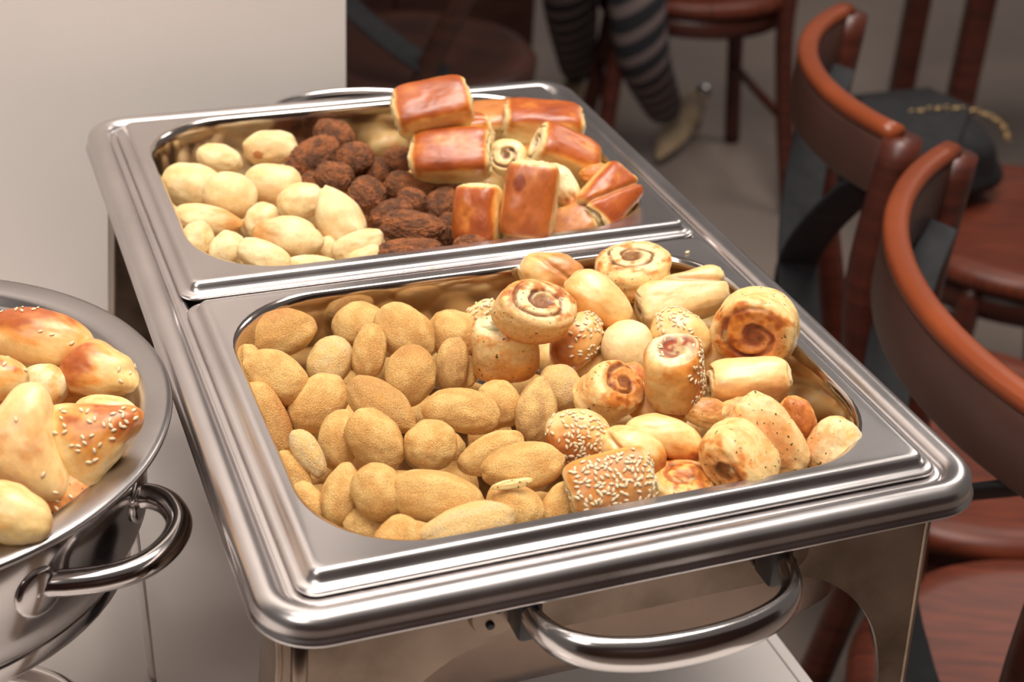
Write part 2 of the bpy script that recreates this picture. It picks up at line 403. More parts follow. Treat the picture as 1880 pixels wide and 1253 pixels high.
mesh('burner_body', *lathe(prof[:6], 72), STEEL_POT, bu); mesh('lid', *lathe(prof[5:], 72), STEEL_POT, bu)
for i, (x, y) in enumerate(((.12, .19), (.20, .40))):
    bo = empty('fuel_can', (x, y, TZ)); put(bo, ['dark metal fuel can under the front of the chafing dish', 'dark metal fuel can under the rear of the chafing dish'][i], 'burner')
    mesh('can', *lathe([(.0, 0), (.042, 0), (.043, .003), (.043, .050), (.040, .054), (.022, .055), (.020, .052), (.0, .052)], 48), DARK_METAL, bo)
# ------------------------------------------------------------- food: shape kit
_cs = {}
def cubesphere(N):
    if N in _cs: return _cs[N]
    idx = {}; P = []; F = []
    def vid(p):
        k = (round(p[0] * N), round(p[1] * N), round(p[2] * N))
        if k not in idx: idx[k] = len(P); P.append(p)
        return idx[k]
    for ax in range(3):
        for s in (-1, 1):
            g = [[None] * (N + 1) for _ in range(N + 1)]
            for i in range(N + 1):
                for j in range(N + 1):
                    p = [0, 0, 0]; p[ax] = s; p[(ax + 1) % 3] = (2 * i - N) / N; p[(ax + 2) % 3] = (2 * j - N) / N; g[i][j] = vid(p)
            for i in range(N):
                for j in range(N):
                    f = (g[i][j], g[i + 1][j], g[i + 1][j + 1], g[i][j + 1]); F.append(f if s > 0 else f[::-1])
    P = np.array(P, float); P = np.tan(P * PI / 4); P /= np.linalg.norm(P, axis=1)[:, None]
    _cs[N] = (P, F); return _cs[N]
def hsh(i, j, k, s):
    n = (i * 374761393 + j * 668265263 + k * 2147483647 + s * 1274126177) & 0xffffffff
    n = ((n ^ (n >> 13)) * 1103515245) & 0xffffffff; n = ((n ^ (n >> 15)) * 2246822519) & 0xffffffff
    return ((n ^ (n >> 16)) & 0xffff) / 32767.5 - 1.0
def vn(p, s=0):
    p = p + 100.0; b = np.floor(p).astype(np.int64); f = p - b; f = f * f * (3 - 2 * f); r = 0
    for dx in (0, 1):
        for dy in (0, 1):
            for dz in (0, 1):
                wgt = (f[:, 0] if dx else 1 - f[:, 0]) * (f[:, 1] if dy else 1 - f[:, 1]) * (f[:, 2] if dz else 1 - f[:, 2])
                r = r + wgt * hsh(b[:, 0] + dx, b[:, 1] + dy, b[:, 2] + dz, s)
    return r
def fbm(p, s=0, o=3): return sum(vn(p * 2 ** k, s + k * 17) * .5 ** k for k in range(o)) / 1.6
def sstep(a, b, x):
    t = np.clip((x - a) / (b - a), 0, 1); return t * t * (3 - 2 * t)
def lerp(a, b, t):
    a = np.array(a, float); b = np.array(b, float)
    if a.ndim == 1: a = a[None]
    if b.ndim == 1: b = b[None]
    return a + (b - a) * t[:, None]

C_GOLD = (.72, .375, .105); C_GOLD2 = (.88, .56, .20); C_GDARK = (.50, .18, .035)
C_PALE = (.80, .56, .255); C_PALE2 = (.89, .70, .40); C_PBROWN = (.62, .27, .06)
C_BROWN = (.40, .080, .010); C_BRD = (.20, .030, .007); C_DOUGH = (.90, .73, .34); C_AMB = (.74, .27, .035)
C_MEAT = (.13, .045, .016); C_MEAT2 = (.36, .115, .032)
C_HAM = (.38, .11, .06)

def shape(kind, L, W, T, seed, o):
    """L, W, T: full size in metres along local x, y, z"""
    N = o.get('N', {'roll': 40, 'swirl': 44, 'meat': 50, 'tri': 34}.get(kind, 28))
    D, F = cubesphere(N); p = D.copy()
    if kind in ('roll', 'swirl'):
        mexp = o.get('m', 3.9 if kind == 'roll' else 2.1); e = o.get('e', 5)
        rho = (np.abs(p[:, 1]) ** mexp + np.abs(p[:, 2]) ** mexp) ** (1 / mexp)
        q = (rho ** e + np.abs(p[:, 0]) ** e) ** (1 / e); p = p / q[:, None]
    elif kind == 'tri':
        th = np.arctan2(p[:, 1], p[:, 0]); k = o.get('tri', .20)
        rr = 1 + k * np.cos(3 * th + o.get('ph', 0)) + .05 * np.cos(6 * th + 2 * o.get('ph', 0))
        ee = 2.3; q = (np.hypot(p[:, 0], p[:, 1]) ** ee + np.abs(p[:, 2]) ** ee) ** (1 / ee); p = p / q[:, None]
        rad = np.hypot(p[:, 0], p[:, 1]); f = 1 + (rr - 1) * np.clip(rad, 0, 1)
        p[:, 0] *= f; p[:, 1] *= f
    else:
        e = o.get('e', 2.15); q = (np.abs(p) ** e).sum(1) ** (1 / e); p = p / q[:, None]
    n0 = p.copy()
    off = seed * 3.17
    lump = o.get('lump', {'meat': .10, 'croq': .11, 'pale': .13, 'roll': .06, 'swirl': .09, 'bun': .09, 'tri': .07, 'flake': .15}.get(kind, .06))
    d = 1 + lump * fbm(D * 1.5 + off, seed, 2) + .018 * fbm(D * 5 + off, seed + 3, 2)
    if kind == 'meat': d += .075 * fbm(D * 7 + off, seed + 5, 3) + .03 * fbm(D * 16 + off, seed + 6, 2)
    if kind == 'flake': d += .03 * fbm(D * 6 + off, seed + 5, 3)
    p = p * d[:, None]
    tp = o.get('taper', 0.0)
    if tp: p[:, 1] *= (1 - tp * p[:, 0]); p[:, 2] *= (1 - tp * .7 * p[:, 0])
    tip = o.get('tip', 0.0)
    if tip: g = 1 - tip * np.clip(p[:, 0], 0, 1.2) ** 1.6; p[:, 1] *= g; p[:, 2] *= g
    bd = o.get('bend', 0.0)
    if bd: p[:, 1] += bd * (p[:, 0] ** 2 - .4) * (L / W)
    waist = o.get('waist', 0)
    if waist: g = 1 - waist * np.exp(-(p[:, 0] / .28) ** 2); p[:, 1] *= g; p[:, 2] *= g
    crease = o.get('crease')        # seam line across the piece
    cm = np.zeros(len(p))
    if crease is not None:
        s = p[:, 1] * .8 + p[:, 0] * .5 - crease + .12 * fbm(D * 2 + off, 3, 1); cm = np.exp(-(s / .09) ** 2) * sstep(.0, .5, p[:, 2])
        p *= (1 - .13 * cm)[:, None]
    gap = np.zeros(len(p)); ring = np.zeros(len(p)); capw = np.zeros(len(p))
    if kind in ('roll', 'swirl'):
        capw = sstep(.86, .985, np.abs(n0[:, 0])); rr = np.hypot(n0[:, 1], n0[:, 2]); th = np.arctan2(n0[:, 2], n0[:, 1])
        rr = rr + .07 * vn(D * 2.5 + off, seed) + .03 * vn(D * 7 + off, seed)
        t = rr * o.get('turns', 2.2) + np.sign(n0[:, 0]) * th / (2 * PI) + o.get('phase', 0)
        fr = t - np.floor(t); gap = sstep(.58, .70, fr) * (1 - sstep(.84, .97, fr)) * (.55 + .45 * sstep(-.35, .15, vn(D * 4 + off, seed + 8))) * capw * (1 - sstep(.80, .90, rr))
        ck = o.get('corer', 1.0); core = (1 - sstep(.18 * ck, .34 * ck, rr)) * capw * o.get('core', 1); gap = np.clip(gap + core * .9, 0, 1)
        ring = sstep(.72, .86, rr) * capw
        dep = o.get('depth', .16) * (1.0 if kind == 'roll' else 1.0)
        p[:, 0] -= np.sign(p[:, 0]) * gap * dep * (W / L if kind == 'swirl' else 1) * (.45 if kind == 'swirl' else 1)
        p[:, 0] += np.sign(p[:, 0]) * capw * (1 - gap) * (.025 if kind == 'roll' else .07) * fbm(D * 5 + off, seed + 2, 2)
    # colour
    nz = fbm(D * 2.2 + off, seed + 9, 3); n2 = fbm(D * 6 + off, seed + 31, 2)
    bdir = np.array(o.get('bdir', (0.2, -.4, -.6)), float); bdir /= np.linalg.norm(bdir)
    dirn = (n0 / np.maximum(np.linalg.norm(n0, axis=1)[:, None], 1e-6)) @ bdir
    br = o.get('brown', .5)
    if kind == 'croq':
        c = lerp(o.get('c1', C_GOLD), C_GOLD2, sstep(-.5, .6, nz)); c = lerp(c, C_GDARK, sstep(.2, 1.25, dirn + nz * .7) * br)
    elif kind == 'pale':
        c = lerp(C_PALE, C_PALE2, sstep(-.5, .6, nz)); c = lerp(c, C_PBROWN, sstep(.30, 1.0, dirn + nz * .6) * br)
    elif kind == 'meat':
        c = lerp(C_MEAT, C_MEAT2, sstep(-.5, .6, nz + n2 * .5))
    elif kind == 'bun' or kind == 'tri' or kind == 'flake':
        c = lerp(o.get('c1', C_DOUGH), o.get('c2', (.80, .50, .18)), sstep(-.5, .7, nz))
        thr = o.get('bthr', .35); mk = dirn + nz * .45
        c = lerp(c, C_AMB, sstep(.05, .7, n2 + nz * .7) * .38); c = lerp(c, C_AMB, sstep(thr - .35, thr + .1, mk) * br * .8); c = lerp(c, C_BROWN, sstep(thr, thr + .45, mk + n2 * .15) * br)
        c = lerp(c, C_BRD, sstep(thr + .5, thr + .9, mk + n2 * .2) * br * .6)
    else:
        top = n0[:, 2] if kind == 'roll' else dirn
        body = lerp(o.get('c1', C_DOUGH), o.get('c2', (.84, .60, .26)), sstep(-.5, .6, nz))
        edge = np.abs(n0[:, 0])
        if kind == 'roll':
            mk = sstep(o.get('t0', -.15), o.get('t1', .55), n0[:, 2] + nz * .25) * (1 - sstep(.78, .97, edge + nz * .08)) * (1 - .75 * sstep(.80, 1.0, np.abs(n0[:, 1])))
            body = lerp(body, C_AMB, np.clip(mk * 1.7, 0, 1) * min(1, br * 1.15)); body = lerp(body, C_BROWN, sstep(.35, .95, mk + nz * .55) * min(1, br * 1.05)); body = lerp(body, C_BRD, sstep(.75, 1.4, mk * .8 + nz * .9) * br * .6)
        else:
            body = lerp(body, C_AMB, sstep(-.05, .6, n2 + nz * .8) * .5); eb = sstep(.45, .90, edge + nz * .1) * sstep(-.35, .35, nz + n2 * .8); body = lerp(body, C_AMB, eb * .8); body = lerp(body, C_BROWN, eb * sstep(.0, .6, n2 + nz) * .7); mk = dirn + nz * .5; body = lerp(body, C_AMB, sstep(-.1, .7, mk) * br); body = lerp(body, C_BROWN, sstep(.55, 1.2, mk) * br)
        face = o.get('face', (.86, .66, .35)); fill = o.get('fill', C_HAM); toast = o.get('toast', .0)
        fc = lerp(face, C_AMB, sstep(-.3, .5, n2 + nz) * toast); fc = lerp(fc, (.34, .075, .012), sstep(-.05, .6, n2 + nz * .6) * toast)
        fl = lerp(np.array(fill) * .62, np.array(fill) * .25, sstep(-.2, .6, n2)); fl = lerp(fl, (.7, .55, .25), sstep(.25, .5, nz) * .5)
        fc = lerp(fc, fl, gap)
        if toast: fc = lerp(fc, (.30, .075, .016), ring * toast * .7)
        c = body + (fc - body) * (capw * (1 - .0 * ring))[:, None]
    if crease is not None: c = lerp(c, (.45, .20, .06), cm * .6)
    sp = o.get('spot')
    if sp: ds = np.hypot(n0[:, 0] - sp[0], n0[:, 1] - sp[1]) + .06 * n2; c = lerp(c, sp[3], (1 - sstep(sp[2] * .75, sp[2] * 1.15, ds)) * (n0[:, 2] > 0) * .85)
    c = np.clip(c * (1 + .06 * n2[:, None]), 0, 1)
    p = p * (np.array([L, W, T]) / 2)[None]
    return p, F, c, n0, dirn + nz * .45

MATS = {'croq': CRUMB, 'pale': PALE, 'meat': MEAT, 'roll': BUN, 'swirl': FLAKY, 'bun': BUN, 'tri': BUN, 'flake': FLAKY}
_seedme = None
def seed_mesh():
    global _seedme
    if _seedme: return _seedme
    V = []; F = []; n = 7
    for i, (x, r) in enumerate(((-.92, .25), (-.5, .8), (.1, 1.0), (.65, .62), (.98, .14))):
        for k in range(n):
            a = 2 * PI * k / n; V.append((x * .0016, r * .00088 * math.cos(a), r * .00050 * math.sin(a)))
    for i in range(4):
        for k in range(n): F.append((i * n + k, i * n + (k + 1) % n, (i + 1) * n + (k + 1) % n, (i + 1) * n + k))
    F.append(tuple(range(n))[::-1]); F.append(tuple(4 * n + k for k in range(n)))
    o = mesh('sesame_seed', V, F, SEED); _seedme = o.data; bpy.data.objects.remove(o); return _seedme
def add_seeds(ob, p, n0, F, cnt, sdir, spread, rng, size=1.0):
    """scatter seeds over the part of the crust facing sdir (local)"""
    sdir = np.array(sdir, float); sdir /= np.linalg.norm(sdir); me = seed_mesh()
    Fa = np.array([f for f in F]); cen = p[Fa].mean(1)
    e1 = p[Fa[:, 2]] - p[Fa[:, 0]]; e2 = p[Fa[:, 3]] - p[Fa[:, 1]]; nn = np.cross(e1, e2); ar = np.linalg.norm(nn, axis=1); nn = nn / np.maximum(ar, 1e-12)[:, None]
    sc = nn @ sdir; wgt = ar * np.clip((sc - spread) / (1 - spread), 0, 1) ** 1.0
    wgt *= np.clip(1.2 + 1.6 * vn(cen * 120, 5), .05, 3)
    cdf = np.cumsum(wgt); cdf /= cdf[-1]; placed = []
    tries = 0
    while len(placed) < cnt and tries < cnt * 12:
        tries += 1
        i = int(np.searchsorted(cdf, rng.random())); c = cen[i] + (e1[i] * (rng.random() - .5) + e2[i] * (rng.random() - .5)) * .5
        if any(np.linalg.norm(c - q) < .0017 * size for q in placed): continue
        placed.append(c); n = Vector(nn[i])
        q = n.to_track_quat('Z', 'Y') @ Matrix.Rotation(rng.random() * 2 * PI, 3, 'Z').to_quaternion() @ Matrix.Rotation((rng.random() - .5) * .4, 3, 'Y').to_quaternion()
        o = bpy.data.objects.new('sesame_seed', me); COL.objects.link(o); o.parent = ob
        o.location = Vector(c) + n * .00038 * size; o.rotation_mode = 'QUATERNION'; o.rotation_quaternion = q; k = size * rng.uniform(.85, 1.12); o.scale = (k, k, k)
_cnt = [0]
def frame_from(X, Z):
    X = X / np.linalg.norm(X); Z = Z - X * (Z @ X)
    if np.linalg.norm(Z) < 1e-4: Z = camvec(0, .5, .8); Z = Z - X * (Z @ X)
    Z /= np.linalg.norm(Z); Y = np.cross(Z, X); return X, Y, Z
def item(kind, name, label, cat, u, v, L, W, T=None, ang=0, z=-.010, b=0.0, ax=None, n=(0, 0, 1), group=None, seeds=None, **o):
    """u, v: where its middle shows in the photograph; z: height of its middle against the rim;
    L, W, T in photograph pixels at that distance; ang: direction of its long axis"""
    _cnt[0] += 1; sd = o.pop('seed', _cnt[0])
    c = at_z(u, v, RZ + z); s = depth(c) / F_PX
    if T is None: T = W * .86
    if ax is None:
        a = math.radians(ang); X = camvec(math.cos(a), math.sin(a), b)
    else: X = camvec(*ax)
    X, Y, Z = frame_from(X, camvec(*n))
    p, F, col, n0, mk = shape(kind, L * s, W * s, T * s, sd, o)
    ob = mesh(name, p, F, o.get('mat', MATS[kind]), col=col)
    Mx = Matrix.Identity(4)
    for i in range(3): Mx[i][0] = X[i]; Mx[i][1] = Y[i]; Mx[i][2] = Z[i]; Mx[i][3] = c[i]
    ob.matrix_world = Mx
    put(ob, label, cat, group)
    if seeds:
        cnt, sdir, spread = seeds[:3]; rng = random.Random(sd)
        add_seeds(ob, p, n0, F, cnt, sdir, spread, rng, seeds[3] if len(seeds) > 3 else 1.0)
    return ob
# ------------------------------------------------------------- breaded croquettes, front pan
GC = 'breaded croquettes in the front pan'
def croq(label, u, v, L, W, ang, z=-.012, **k):
    return item('croq', 'breaded_croquette', label, 'croquette', u, v, L, W, ang=ang, z=z, group=GC, **k)
croq('teardrop croquette in the back left corner of the front pan, its point to the left', 508, 614, 150, 84, 194, z=-.006, tip=.62, taper=.05, bend=.03, brown=.8, bdir=(-.2, -.8, .2))
croq('plump oblong croquette lying just below the back left corner one of the front pan', 505, 692, 134, 92, -30, z=-.004, taper=-.12)
croq('croquette half hidden behind the plump one at the left wall of the front pan', 452, 678, 92, 62, 84, z=-.014)
croq('long wedge croquette with browned right edge, leaning on the front-pan left wall', 491, 770, 152, 76, -66, z=-.018, taper=.05, brown=.9, bdir=(.1, .9, .1), bend=.035)
croq('pale croquette standing third from the left in the back row of the front pan', 605, 664, 100, 82, 66, z=-.016, c1=(.80, .57, .28))
croq('broad round croquette at the middle of the back wall of the front pan', 658, 594, 100, 78, 10, z=-.010)
croq('narrow upright croquette before the broad round one at the front-pan back wall', 678, 645, 102, 62, 84, z=-.006, taper=.05)
croq('large fat-headed croquette in the front-pan back row, right of the narrow upright one', 744, 612, 124, 98, -44, z=-.004, tip=.3, brown=.7, bdir=(.3, -.8, -.2))
croq('egg-shaped pale croquette with a brown lower tip, near the top middle of the front pan', 753, 691, 116, 94, 264, z=-.002, tip=.3, brown=.8, bdir=(-1, 0, .1))
croq('round croquette at the back wall of the front pan, nearest the sesame pieces', 830, 614, 96, 90, -40, z=-.012)
croq('shaded upright croquette in the front-pan back row, beside the toasted open roll', 831, 668, 98, 60, 84, z=-.012, c1=(.60, .33, .11), brown=.8)  # base colour darkened for the shade this one stands in
croq('croquette mostly hidden beside the toasted open roll in the front pan', 858, 684, 62, 40, 80, z=-.020)
croq('large croquette lying under the plump oblong one on the left side of the front pan', 584, 742, 126, 96, 40, z=-.016)
croq('drop-shaped croquette pointing down right, just above the large tilted one', 702, 747, 148, 86, -36, z=-.004, tip=.45, brown=.6, bdir=(-.5, .6, .4))
croq('small thin croquette with a split lower end on the left of the front pan', 566, 832, 100, 50, -58, z=-.006, taper=.1, c1=(.82, .62, .34))
croq('crescent croquette behind the large tilted one in the middle left of the front pan', 622, 808, 112, 72, 82, z=-.011, bend=-.05)
croq('large tilted croquette in the middle left of the front pan, right of the crescent one', 690, 808, 126, 94, -42, z=-.004, tip=.25)
croq('nearly spherical croquette in the middle of the front pan', 793, 818, 98, 94, 20, z=-.003, e=2.05)
croq('long bent croquette crossing the centre of the front pan', 846, 756, 140, 84, -8, z=-.003, bend=-.085, taper=-.06)
croq('slanting croquette below the long bent one, beside the nearly spherical one', 902, 832, 128, 68, 27, z=-.012)
croq('croquette against the left front corner of the front pan, below the wedge croquette', 536, 880, 108, 64, -66, z=-.018)
croq('croquette half tucked under the rim at the left front corner of the front pan', 570, 930, 98, 58, -62, z=-.016)
croq('upright croquette between the left front corner and the round-headed pair of the front pan', 627, 910, 122, 74, 80, z=-.008, tip=.25, brown=.7, bdir=(0, -.8, -.2))
croq('ball-like croquette left of the big yellow one near the front of the front pan', 693, 905, 110, 96, -60, z=-.001, e=2.1)
croq('big smooth yellow croquette near the front edge, right of the ball-like one', 802, 914, 178, 98, -10, z=.000, taper=.06, brown=.35)
croq('pale torpedo croquette leaning on the front edge of the front pan', 857, 967, 180, 84, 194, z=-.002, tip=.3, c1=(.80, .57, .28), brown=.2)
croq('croquette poking up from the front edge, left of the pale torpedo one', 730, 994, 104, 84, 52, z=-.010)
croq('shade-darkened croquette in the gap under the ball-like one of the front pan', 672, 972, 90, 70, -30, z=-.020, c1=(.58, .31, .10))  # shade of the gap painted in as a darker base colour
croq('croquette sliver furthest left along the front edge of the front pan', 616, 996, 90, 44, -22, z=-.011)
croq('oblong croquette right of centre in the front pan, below the slanting one', 958, 858, 154, 92, 190, z=-.002, tip=.25)
croq('croquette under a flaky scrap, right of the pale torpedo one', 945, 934, 110, 90, -30, z=-.009)
croq('roundish croquette in the centre right of the front pan, below the toasted open roll', 915, 744, 92, 84, -60, z=-.010)
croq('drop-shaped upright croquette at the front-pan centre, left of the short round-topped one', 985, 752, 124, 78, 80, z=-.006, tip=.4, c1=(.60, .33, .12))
croq('short round-topped croquette in the centre of the front pan, touching the brown half roll', 1030, 714, 92, 80, -50, z=-.010, c1=(.72, .47, .21))
croq('croquette wedged between the front edge and the sesame roll of the front pan', 1026, 934, 104, 62, 66, z=-.012)
item('pale', 'smooth_dough_ball', 'smooth pale round pastry leaning behind the open sesame roll of the front pan', 'pastry', 1153, 640, 98, 104, T=84, z=-.004, brown=.7, bdir=(-.4, -.9, .1), lump=.03)
item('flake', 'pastry_flake', 'thin pale pastry flake lying on croquettes near the front edge of the pan', 'flake', 938, 890, 78, 18, T=10, ang=10, z=.006, lump=.25, N=16)

# ------------------------------------------------------------- rolls and swirls, front pan
CR = (.86, .60, .26)
item('swirl', 'pastry_swirl', 'round pastry swirl lying face up at the back of the front pan', 'pastry', 1161, 500, 72, 142, T=138, z=.010, ax=(-.06, .84, .54), n=(0, -.5, .8), turns=2.8, toast=.75, fill=(.34, .12, .03), depth=.10, brown=.5, c1=(.84, .55, .22), bdir=(-1, -.3, 0), seed=41)
item('bun', 'folded_pastry', 'folded golden pastry with an open layered seam, at the back wall of the front pan', 'pastry', 1014, 505, 128, 84, T=80, ang=-12, z=.004, crease=.25, c1=(.84, .55, .22), brown=.5, bdir=(.5, .3, .6), bthr=.38)
item('bun', 'oval_pastry', 'oval golden pastry with a brown underside, between the face-up swirl and the tilted swirl', 'pastry', 1096, 553, 140, 92, T=84, ang=-38, z=.012, c1=CR, brown=.95, bdir=(.1, -1, -.1), bthr=.32)
item('swirl', 'pastry_swirl', 'tilted pastry swirl resting on top of the pile in the front pan', 'pastry', 982, 573, 78, 158, T=112, z=.024, ax=(.36, .52, .78), n=(.2, -.8, .55), turns=2.6, toast=.9, fill=(.40, .12, .03), depth=.13, brown=.65, c1=(.82, .54, .24), bdir=(-.9, -.3, .2), seed=44, m=2.0)
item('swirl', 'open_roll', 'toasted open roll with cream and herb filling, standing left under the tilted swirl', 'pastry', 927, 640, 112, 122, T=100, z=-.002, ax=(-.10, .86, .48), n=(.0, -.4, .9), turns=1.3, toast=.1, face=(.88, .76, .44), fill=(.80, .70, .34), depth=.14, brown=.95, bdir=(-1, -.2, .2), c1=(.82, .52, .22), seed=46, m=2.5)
item('bun', 'sesame_pastry', 'pale flat sesame pastry corner sticking out behind the toasted open roll', 'pastry', 886, 573, 64, 40, T=28, ang=28, z=-.002, c1=CR, brown=.1, seeds=(26, (.3, .3, 1), .2), lump=.12)
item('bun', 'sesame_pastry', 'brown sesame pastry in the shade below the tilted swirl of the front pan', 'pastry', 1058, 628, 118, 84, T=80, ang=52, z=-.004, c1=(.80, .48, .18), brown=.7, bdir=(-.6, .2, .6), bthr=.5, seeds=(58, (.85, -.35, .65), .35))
item('roll', 'long_pastry_roll', 'long tilted roll with a toasted seam, right below the face-up swirl', 'pastry', 1252, 548, 172, 86, T=84, ang=17, z=.004, b=-.15, c1=(.86, .62, .30), brown=.1, n=(0, .35, .93), crease=.50, depth=.06)
item('bun', 'sesame_pastry', 'pale pastry sprinkled with sesame, behind the open sesame roll', 'pastry', 1250, 614, 116, 88, T=84, ang=-24, z=.004, c1=CR, brown=.1, seeds=(48, (-.55, .8, .4), .3))
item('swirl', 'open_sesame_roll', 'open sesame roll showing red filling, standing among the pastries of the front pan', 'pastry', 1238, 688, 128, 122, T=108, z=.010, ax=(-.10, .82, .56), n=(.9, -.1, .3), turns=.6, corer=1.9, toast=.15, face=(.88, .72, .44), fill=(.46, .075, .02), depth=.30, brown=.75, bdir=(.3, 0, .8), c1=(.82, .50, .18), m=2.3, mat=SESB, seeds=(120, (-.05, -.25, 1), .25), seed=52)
item('swirl', 'pastry_swirl', 'large pastry swirl with dark red face, at the front pan right wall', 'pastry', 1388, 604, 92, 156, T=140, z=.016, ax=(-.30, -.36, .88), n=(0, .9, .3), turns=1.9, toast=1.0, fill=(.34, .05, .015), face=(.62, .24, .07), depth=.10, brown=.3, bdir=(0, 0, -1), c1=CR, seed=53)
item('roll', 'pale_pastry_roll', 'pale roll lying below the dark red swirl at the right wall of the front pan', 'pastry', 1374, 700, 152, 86, T=86, ang=4, z=.002, c1=CR, brown=.35, n=(0, -.8, .5), t0=.1, t1=.9, m=2.4, e=4)
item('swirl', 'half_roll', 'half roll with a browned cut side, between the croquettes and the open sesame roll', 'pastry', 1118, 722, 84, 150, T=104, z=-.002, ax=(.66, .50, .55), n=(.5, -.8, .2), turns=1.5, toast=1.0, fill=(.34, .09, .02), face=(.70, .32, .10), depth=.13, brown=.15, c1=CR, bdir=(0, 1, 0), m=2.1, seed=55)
item('flake', 'torn_pastry_piece', 'torn reddish pastry piece wedged left of the open sesame roll', 'pastry', 1165, 708, 90, 66, T=50, ang=-68, z=-.006, c1=(.66, .27, .09), brown=.6, bdir=(0, 0, 1), bthr=.2)
item('bun', 'sesame_ball', 'round sesame-topped bun in the middle of the front pan, beside the croquettes', 'bun', 1062, 802, 126, 104, T=96, ang=-14, z=.002, c1=(.84, .58, .27), brown=.7, bdir=(-.25, -.75, .6), bthr=.38, mat=SESB, seeds=(88, (.0, .0, 1), .15))
item('bun', 'arched_pastry', 'arched golden pastry between the sesame ball and the big pale loaf of the front pan', 'pastry', 1218, 806, 154, 84, T=80, ang=-16, z=.002, c1=CR, brown=.95, bdir=(.55, -.8, 0), bthr=.38, bend=-.06)
item('bun', 'oval_pastry', 'oval cream pastry tucked behind the front sesame roll', 'pastry', 1162, 832, 128, 92, T=84, ang=-28, z=.001, c1=CR, brown=.95, bdir=(.9, -.4, .1), bthr=.42, crease=-.3)
item('roll', 'sesame_roll', 'big square sesame roll by the front edge of the front pan, thick with seeds', 'bun', 1121, 886, 164, 112, T=96, ang=14, z=.004, b=.05, c1=(.72, .34, .08), brown=.4, mat=SESB, n=(0, .18, .98), t0=-.6, t1=.1, m=3.0, e=5, seeds=(145, (.55, -.05, 1), .50), turns=1.5, seed=61)
item('swirl', 'pastry_swirl', 'orange-topped swirl half hidden by the front edge of the front pan', 'pastry', 1250, 906, 84, 122, T=118, z=-.014, ax=(.05, .82, .57), n=(0, -.5, .8), turns=1.6, toast=.85, face=(.84, .40, .10), fill=(.66, .18, .03), depth=.10, brown=.1, c1=CR, seed=62)
item('swirl', 'pale_loaf_roll', 'big pale loaf-shaped roll with a dark cut side, near the front right corner', 'pastry', 1356, 842, 124, 152, T=112, z=.006, ax=(-.55, -.35, .72), n=(.5, .7, .6), turns=1.6, toast=.9, fill=(.36, .10, .02), face=(.62, .28, .09), depth=.09, brown=.12, c1=CR, bdir=(0, 0, 1), m=2.1, e=3, seed=63)
item('flake', 'flaky_pastry_slice', 'flat flaky pastry slice leaning behind the big pale loaf roll', 'pastry', 1416, 802, 172, 104, T=58, ang=-52, z=.006, c1=(.86, .60, .28), c2=(.78, .46, .18), brown=.45, bdir=(.2, -.4, .8), bthr=.65, e=2.9)
item('flake', 'browned_pastry_piece', 'orange-brown pastry piece at the right wall, behind the flaky slice', 'pastry', 1464, 768, 84, 62, T=52, ang=-62, z=-.002, c1=(.78, .36, .12), c2=(.66, .26, .08), brown=.6, bdir=(0, 0, 1), bthr=.3, e=2.6)
item('flake', 'pale_corner_pastry', 'pale pastry with tiny red dots in the front right corner of the front pan', 'pastry', 1530, 822, 112, 98, T=84, ang=58, z=-.002, c1=(.90, .70, .40), brown=.4, bdir=(-.3, 1, .2), bthr=.5, e=2.5, lump=.09)
item('flake', 'herb_pastry_scrap', 'browned herb pastry scrap in the middle of the right half of the front pan', 'pastry', 1298, 758, 84, 58, T=50, ang=-10, z=-.006, c1=(.80, .50, .20), brown=.5, bdir=(0, .5, .6), bthr=.4)
item('flake', 'herb_pastry_scrap', 'golden herb pastry scrap directly behind the flaky slice', 'pastry', 1352, 756, 74, 50, T=44, ang=24, z=-.004, c1=(.84, .56, .26), brown=.5, bdir=(.5, .3, .6), bthr=.5)
item('roll', 'pale_pastry_roll', 'roll buried under the open sesame roll, only its pale side showing', 'pastry', 1210, 752, 108, 78, T=72, ang=-30, z=-.016, c1=CR, brown=.3)
item('bun', 'oval_pastry', 'pastry buried between the round smooth pastry and the shaded sesame one', 'pastry', 1090, 668, 90, 74, T=66, ang=-20, z=-.020, c1=(.84, .58, .28), brown=.4)
item('bun', 'oval_pastry', 'pastry buried under the dark red swirl and the pale roll of the front pan', 'pastry', 1300, 660, 110, 84, T=76, ang=-20, z=-.014, c1=(.84, .58, .28), brown=.4)
item('bun', 'oval_pastry', 'pastry buried under the face-up swirl at the back of the front pan', 'pastry', 1150, 585, 110, 84, T=76, ang=-20, z=-.016, c1=(.84, .58, .28), brown=.4)

# ------------------------------------------------------------- glazed rolls, rear pan
HAM = (.42, .14, .09)
def roll(label, u, v, L, W, T, z, ax, n, **k):
    k.setdefault('seed', 70 + _cnt[0]); return item('roll', 'glazed_roll', label, 'bread roll', u, v, L, W, T=T, z=z, ax=ax, n=n, group='glazed filled rolls in the rear pan', **k)
roll('glazed roll on the very top of the rear pile, pale end left', 794, 197, 146, 96, 84, .046, (.97, .20, -.08), (-.06, .42, .88), t0=-.5, t1=.25, brown=.9)
roll('square glazed roll directly under the topmost one of the rear pan', 828, 286, 148, 94, 84, .020, (1, .03, .05), (0, .30, .95), t0=-.5, t1=.2, brown=.95)
roll('glazed roll with open ham filling, squeezed between the two left rolls of the rear pan', 830, 252, 150, 74, 74, .012, (.98, .16, -.1), (0, .9, .4), crease=.1, brown=.8)
roll('amber glazed roll at the back wall of the rear pan, partly hidden behind darker rolls', 915, 226, 122, 84, 70, .008, (.96, .12, -.2), (0, .7, .7), brown=.6)
roll('dark chestnut roll with a pale right end, at the back right of the rear pan', 996, 228, 148, 82, 76, .016, (.99, -.06, -.1), (-.1, .75, .66), brown=1.0, t0=-.4, t1=.2)
